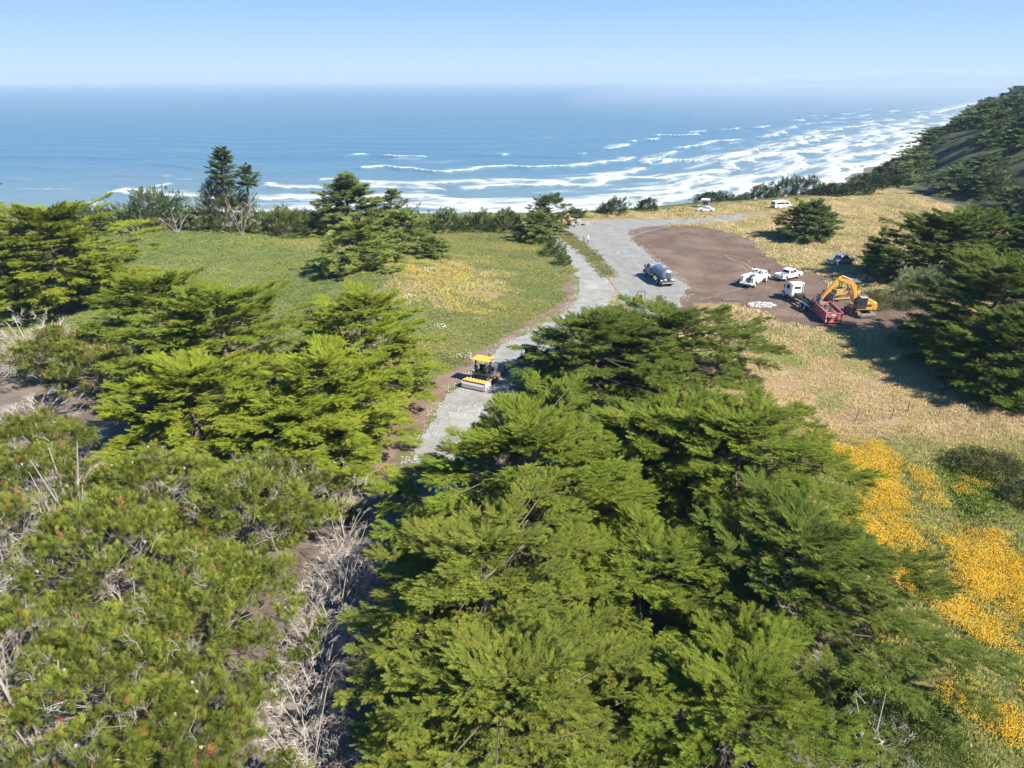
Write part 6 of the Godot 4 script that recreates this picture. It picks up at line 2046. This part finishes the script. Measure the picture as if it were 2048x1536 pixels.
func make_ground_cover() -> void:
	var r := RandomNumberGenerator.new()
	r.seed = 99
	var white := Color(1, 1, 1)
	var straw := [Color(0.45, 0.37, 0.215), Color(0.50, 0.415, 0.25), Color(0.405, 0.33, 0.175), Color(0.36, 0.325, 0.145)]
	var dry_near := []; var dry_far := []; var green := []; var scrub := []; var poppy := []; var daisy := []; var lush := []
	for k in 3:
		dry_near.append(grass_patch(r, 2.2, 110, 0.30, 0.012, straw))
		dry_far.append(grass_patch(r, 3.2, 80, 0.40, 0.028, straw))
		green.append(grass_patch(r, 2.2, 100, 0.30, 0.014, [Color(0.22, 0.25, 0.06), Color(0.28, 0.28, 0.08), Color(0.17, 0.21, 0.06), Color(0.34, 0.30, 0.12)]))
		scrub.append(scrub_patch(r, 3.0, 120, 0.30, [Color(0.19, 0.22, 0.055), Color(0.22, 0.235, 0.06), Color(0.16, 0.19, 0.06), Color(0.26, 0.25, 0.09), Color(0.24, 0.22, 0.13)]))
		lush.append(scrub_patch(r, 3.0, 120, 0.34, [Color(0.150, 0.190, 0.055), Color(0.165, 0.200, 0.058), Color(0.18, 0.205, 0.07)]))
		poppy.append(flower_patch(r, 1.7, 270, Color(0.74, 0.415, 0.022), 0.021))
		daisy.append(flower_patch(r, 2.0, 40, Color(0.75, 0.75, 0.70), 0.06))
	var plain := func(_x: float, _z: float, q: RandomNumberGenerator) -> Color: return white * q.randf_range(0.85, 1.15)
	scatter("dry_grass", "knee high straw coloured grass on the meadow behind and beside the yard", "grass", dry_far, mats.blade, 17, 125, -92, -235, 2.0,
		func(x: float, z: float, q: RandomNumberGenerator) -> bool:
			return x < along(FOOT, z) - 1.0 and z > along(EDGE, x) + 3.0 and not in_poly(dirt_poly, x, z) and not on_road(x, z) and q.randf() < 0.85 and not (x < 34.0 and z < -104.0 and z > -190.0),
		func(x: float, z: float, q: RandomNumberGenerator) -> Color:
			var k := clampf(noise_a.get_noise_2d(x * 4.0 - 100.0, z * 4.0) * 1.6 + 0.0, 0, 1)
			return Color(1.05, 1, 1).lerp(Color(0.66, 0.80, 0.55), k) * q.randf_range(0.85, 1.2))
	scatter("dry_grass", "pale matted straw in front of the yard beside the layered cypress", "grass", dry_near, mats.blade, 17, 75, -60, -98, 1.25,
		func(x: float, z: float, q: RandomNumberGenerator) -> bool:
			return x < along(FOOT, z) and not in_poly(dirt_poly, x, z) and not on_road(x, z) and q.randf() < (0.5 if in_poly(straw_poly, x, z) else 0.95),
		func(x: float, z: float, q: RandomNumberGenerator) -> Color:
			var k := clampf(noise_a.get_noise_2d(x * 4.0 - 100.0, z * 4.0) * 1.6 + (0.45 if z < -84.0 else -0.2), 0, 1)
			return Color(1.1, 1.0, 1.0).lerp(Color(0.62, 0.85, 0.5), k) * q.randf_range(0.85, 1.15))
	scatter("dry_grass", "thin straw and yellow growth in the middle of the knoll", "grass", dry_far, mats.blade, -26, 2, -102, -138, 1.7,
		func(x: float, z: float, q: RandomNumberGenerator) -> bool: return Vector2((x + 12.0) / 12.0, (z + 120.0) / 14.0).length() + noise_a.get_noise_2d(x * 4.0 - 100.0, z * 4.0) * 0.9 < 0.85 and q.randf() < 0.55,
		func(_x: float, _z: float, q: RandomNumberGenerator) -> Color: return Color(0.78, 0.82, 0.6) * q.randf_range(0.85, 1.15))
	scatter("meadow_grass", "yellow green grass among the poppies on the right", "grass", green, mats.blade, 19, 56, -24, -64, 1.3,
		func(x: float, z: float, q: RandomNumberGenerator) -> bool: return x < along(FOOT, z) and q.randf() < 0.95, plain)
	scatter("low_scrub", "low green scrub covering the knoll left of the road", "scrub", scrub, mats.leaf, -26, 12, -84, -172, 1.9,
		func(x: float, z: float, q: RandomNumberGenerator) -> bool:
			return not on_road(x + 0.6, z) and not on_road(x - 0.4, z) and not in_poly(verge_poly, x, z) and x < 11.5 and q.randf() < (0.10 if Vector2((x + 12.0) / 12.0, (z + 120.0) / 14.0).length() + noise_a.get_noise_2d(x * 4.0 - 100.0, z * 4.0) * 0.6 < 0.95 else 0.8),
		func(x: float, z: float, q: RandomNumberGenerator) -> Color:
			var k := clampf(0.5 + noise_a.get_noise_2d(x * 2.0, z * 2.0) * 1.5, 0, 1)
			return Color(0.85, 0.95, 0.9).lerp(Color(1.25, 1.15, 1.0), k) * q.randf_range(0.85, 1.15))
	scatter("low_scrub", "even dark green scrub on the meadow behind the left grove", "scrub", lush, mats.leaf, -115, -24, -80, -176, 2.1,
		func(x: float, z: float, q: RandomNumberGenerator) -> bool: return x > z * 0.75 and q.randf() < 0.97,
		func(x: float, z: float, q: RandomNumberGenerator) -> Color:
			var k := clampf(0.4 + noise_a.get_noise_2d(x * 1.5, z * 1.5) * 1.5, 0, 1)
			var dryp := clampf(1.2 - Vector2((x + 38.0) / 12.0, (z + 150.0) / 7.0).length(), 0, 1)
			return Color(0.9, 1.0, 0.9).lerp(Color(1.2, 1.12, 1.0), k).lerp(Color(1.9, 1.5, 1.6), dryp) * q.randf_range(0.88, 1.12))
	scatter("low_scrub", "pale green scrub along the bluff rim beyond the far track", "scrub", scrub, mats.leaf, -10, 130, -180, -262, 2.4,
		func(x: float, z: float, q: RandomNumberGenerator) -> bool:
			var e := z - along(EDGE, x)
			return e < 9.0 and e > -14.0 and not on_road(x, z) and q.randf() < 0.9,
		plain)
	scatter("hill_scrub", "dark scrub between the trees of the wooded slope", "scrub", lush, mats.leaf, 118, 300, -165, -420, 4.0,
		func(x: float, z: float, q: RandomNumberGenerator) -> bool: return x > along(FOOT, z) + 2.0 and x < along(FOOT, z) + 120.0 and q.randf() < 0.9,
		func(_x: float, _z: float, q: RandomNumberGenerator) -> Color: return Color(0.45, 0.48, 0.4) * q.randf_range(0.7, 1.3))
	scatter("low_scrub", "strip of low plants between the narrow lane and the gravel road", "scrub", scrub, mats.leaf, 10, 20, -128, -172, 0.9,
		func(x: float, z: float, q: RandomNumberGenerator) -> bool:
			var mid := along([[-172, 11.4], [-164, 12.7], [-154, 14.8], [-144, 16.5], [-130, 17.9]], z)
			return absf(x - mid) < (0.9 if z < -146.0 else 0.45) and q.randf() < 0.8,
		func(_x: float, _z: float, q: RandomNumberGenerator) -> Color: return Color(0.95, 0.9, 0.8) * q.randf_range(0.7, 1.1))
	scatter("lush_grass", "bright green wet growth in the hollow beside the olive bush", "grass", lush, mats.leaf, 37, 46, -50, -62, 0.7,
		func(x: float, z: float, q: RandomNumberGenerator) -> bool: return Vector2((x - 41.2 + (z + 55.0) * 0.35) / 1.3, (z + 55.5) / 4.6).length() < 1.0 + q.randf_range(-0.15, 0.15),
		func(_x: float, _z: float, q: RandomNumberGenerator) -> Color: return Color(0.62, 0.80, 0.22) * q.randf_range(0.8, 1.1))
	scatter("poppies", "dense orange poppies in two long drifts on the right slope", "flowers", poppy, mats.petal, 24, 46, -26, -66, 0.62,
		func(x: float, z: float, q: RandomNumberGenerator) -> bool:
			var n := noise_a.get_noise_2d(x * 5.0, z * 5.0)
			for k in 2:
				if in_poly(poppy_polys[k], x, z): return noise_a.get_noise_2d(x * 7.0 + z * 1.5, z * 2.6) > -0.03 + q.randf_range(-0.16, 0.16) and q.randf() < 0.9
			if in_poly(poppy_polys[4], x, z): return true
			return n > (0.02 if z > -40.0 else 0.30) and q.randf() < (0.22 if z > -40.0 else 0.2),
		plain)
	scatter("poppies", "thin orange yellow flowers scattered on the knoll", "flowers", poppy, mats.petal, -25, 2, -102, -138, 1.0,
		func(x: float, z: float, q: RandomNumberGenerator) -> bool:
			var n := noise_a.get_noise_2d(x * 5.0, z * 5.0)
			return (in_poly(poppy_polys[2], x, z) and n > -0.10 or in_poly(poppy_polys[3], x, z) and n > -0.12) and q.randf() < 0.75,
		func(_x: float, _z: float, q: RandomNumberGenerator) -> Color: return Color(1.0, 1.1, 1.8) * q.randf_range(0.9, 1.1))
	var clods := []; var chips := []
	for k in 2:
		var cb := MB.new(); var gb := MB.new()
		for j in 26:
			var cs := r.randf_range(0.03, 0.09) * (2.0 if j % 15 == 0 else 1.0)
			cb.blob(Vector3(r.randf_range(-1.4, 1.4), cs * 0.25, r.randf_range(-1.4, 1.4)), Vector3(cs, cs * 0.6, cs), r, 0.35, 3, 5)
			add_color(cb, Color(0.20, 0.135, 0.10) * r.randf_range(0.75, 1.15))
			var gs := r.randf_range(0.025, 0.08)
			gb.blob(Vector3(r.randf_range(-0.9, 0.9), gs * 0.2, r.randf_range(-0.9, 0.9)), Vector3(gs, gs * 0.6, gs), r, 0.35, 3, 5)
			add_color(gb, Color(0.36, 0.36, 0.34) * r.randf_range(0.7, 1.3))
		clods.append(cb.mesh()); chips.append(gb.mesh())
	scatter("soil_clods", "loose brown clods and crumbs of soil strewn over the graded yard", "soil", clods, mats.petal, 20, 68, -96, -180, 1.7,
		func(x: float, z: float, q: RandomNumberGenerator) -> bool: return in_poly(dirt_poly, x, z) and not on_road(x, z) and noise_a.get_noise_2d(x * 3.0, z * 3.0) > -0.12 and q.randf() < 0.6, plain)
	scatter("gravel_chips", "loose grey stones spilled along the edges of the new road", "gravel", chips, mats.petal, -12, 74, -54, -200, 1.0,
		func(x: float, z: float, q: RandomNumberGenerator) -> bool:
			var here := on_road(x, z)
			var edge := on_road(x + 0.9, z) != here or on_road(x - 0.9, z) != here or on_road(x, z + 0.9) != here or on_road(x, z - 0.9) != here
			return edge and q.randf() < 0.8 or here and q.randf() < 0.06, plain)
	scatter("daisies", "small white flowers scattered on the slopes", "flowers", daisy, mats.petal, -20, 60, -40, -150, 2.6,
		func(x: float, z: float, q: RandomNumberGenerator) -> bool:
			return not on_road(x, z) and not in_poly(dirt_poly, x, z) and (x < 6.0 and z < -86.0 or x > 40.0 and z > -71.0 and z < -62.0) and noise_a.get_noise_2d(x * 3.0 + 500.0, z * 3.0) > 0.22 and q.randf() < 0.25,
		plain)

# ---------------------------------------------------------------- stones, posts, fence
func stone(label: String, group: String, at: Vector3, s: Vector3, r: RandomNumberGenerator, m: String, called := "boulder") -> void:
	var b := MB.new()
	b.blob(Vector3(0, s.y * 0.55, 0), s, r, 0.22, 5, 7)
	var o := part(called, b, mats[m], self)
	o.name = numbered(called)
	o.position = at
	o.rotation.y = r.randf() * TAU
	tag(o, label, "stone", group)

func make_small_things() -> void:
	var r := RandomNumberGenerator.new()
	r.seed = 1234
	grained("rock", lin(0.36, 0.33, 0.30), mats.soil.albedo_texture, 1.2, 0.95)
	grained("rock_white", lin(0.62, 0.62, 0.60), mats.soil.albedo_texture, 2.0, 0.95)
	grained("post_wood", lin(0.30, 0.26, 0.22), mats.soil.albedo_texture, 2.0, 0.95)
	var bl := ["large grey boulder touching the small excavator's bucket", "grey boulder second from the small excavator", "low pale boulder at the end of the boulder row", "small grey stone in front of the boulder row"]
	var bp := [[14.6, -178.5, 1.3, 1.2], [16.6, -179.0, 1.2, 1.0], [18.4, -179.0, 1.3, 0.5], [15.6, -176.6, 0.5, 0.4]]
	for k in 4:
		stone(bl[k], "boulders by the small excavator", Vector3(bp[k][0], 0.0, bp[k][1]), Vector3(bp[k][2], bp[k][3], bp[k][2] * 0.8), r, "rock")
	# the heap of broken white rock on the grass
	var heap := thing("rock_pile", "low heap of broken white rock left of the white cab truck", "rock pile", Vector3(40.2, 0.0, -110.2))
	for k in 170:
		var a := r.randf() * TAU; var f := sqrt(r.randf())
		var b := MB.new()
		var s := r.randf_range(0.10, 0.24)
		b.blob(Vector3(cos(a) * f * 2.3, 0.05 + (1.0 - f) * r.randf_range(0.05, 0.4), sin(a) * f * 1.5), Vector3(s, s * 0.7, s * 0.8), r, 0.3, 3, 5)
		part("rock", b, mats.rock_white, heap)
	# loose white stones on the fresh lane
	var ln := thing("gravel_stones", "scattered white stones on the lane behind the paver", "stones", Vector3(-4.6, 0.04, -71.0))
	ln.set_meta("kind", "stuff")
	var lb := MB.new()
	for k in 120:
		var s := r.randf_range(0.03, 0.10)
		lb.blob(Vector3(r.randf_range(-2.4, 3.4), s * 0.4, r.randf_range(-1.4, 2.2) - 0.0), Vector3(s, s * 0.6, s), r, 0.3, 3, 5)
	part("stones", lb, mats.rock_white, ln).set_meta("kind", "stuff")
	# a dark steel plate lying at the grass edge
	var pl := MB.new()
	pl.box(Vector3(0, 0.05, 0), Vector3(3.6, 0.1, 0.7), 0.01)
	var po := part("steel_plate", pl, mats.dark_roof, self)
	po.position = Vector3(36.4, 0.02, -113.2)
	po.rotation.y = 0.12
	tag(po, "long dark plate lying at the edge of dirt and grass left of the rock heap", "plate")
	# fence posts below the big shadow
	var fl := ["leaning fence post nearest the layered cypress", "upright fence post in the straw, second from the cypress", "short fence post at the shadow's edge", "rightmost fence post beside the white flowers"]
	var fp := [[36.4, -67.7, 0.22], [40.6, -68.4, 0.05], [43.2, -70.0, -0.1], [45.8, -68.8, 0.12]]
	for k in 4:
		var b := MB.new()
		b.tube([Vector3(0, -0.2, 0), Vector3(fp[k][2] * 0.5, 0.8, 0), Vector3(fp[k][2], 1.45 - 0.2 * (k % 2), 0)], [0.07, 0.065, 0.055], 7)
		var o := part("fence_post", b, mats.post_wood, self)
		o.name = numbered("fence_post")
		o.position = ground(fp[k][0], fp[k][1])
		tag(o, fl[k], "fence post", "fence posts below the big shadow")
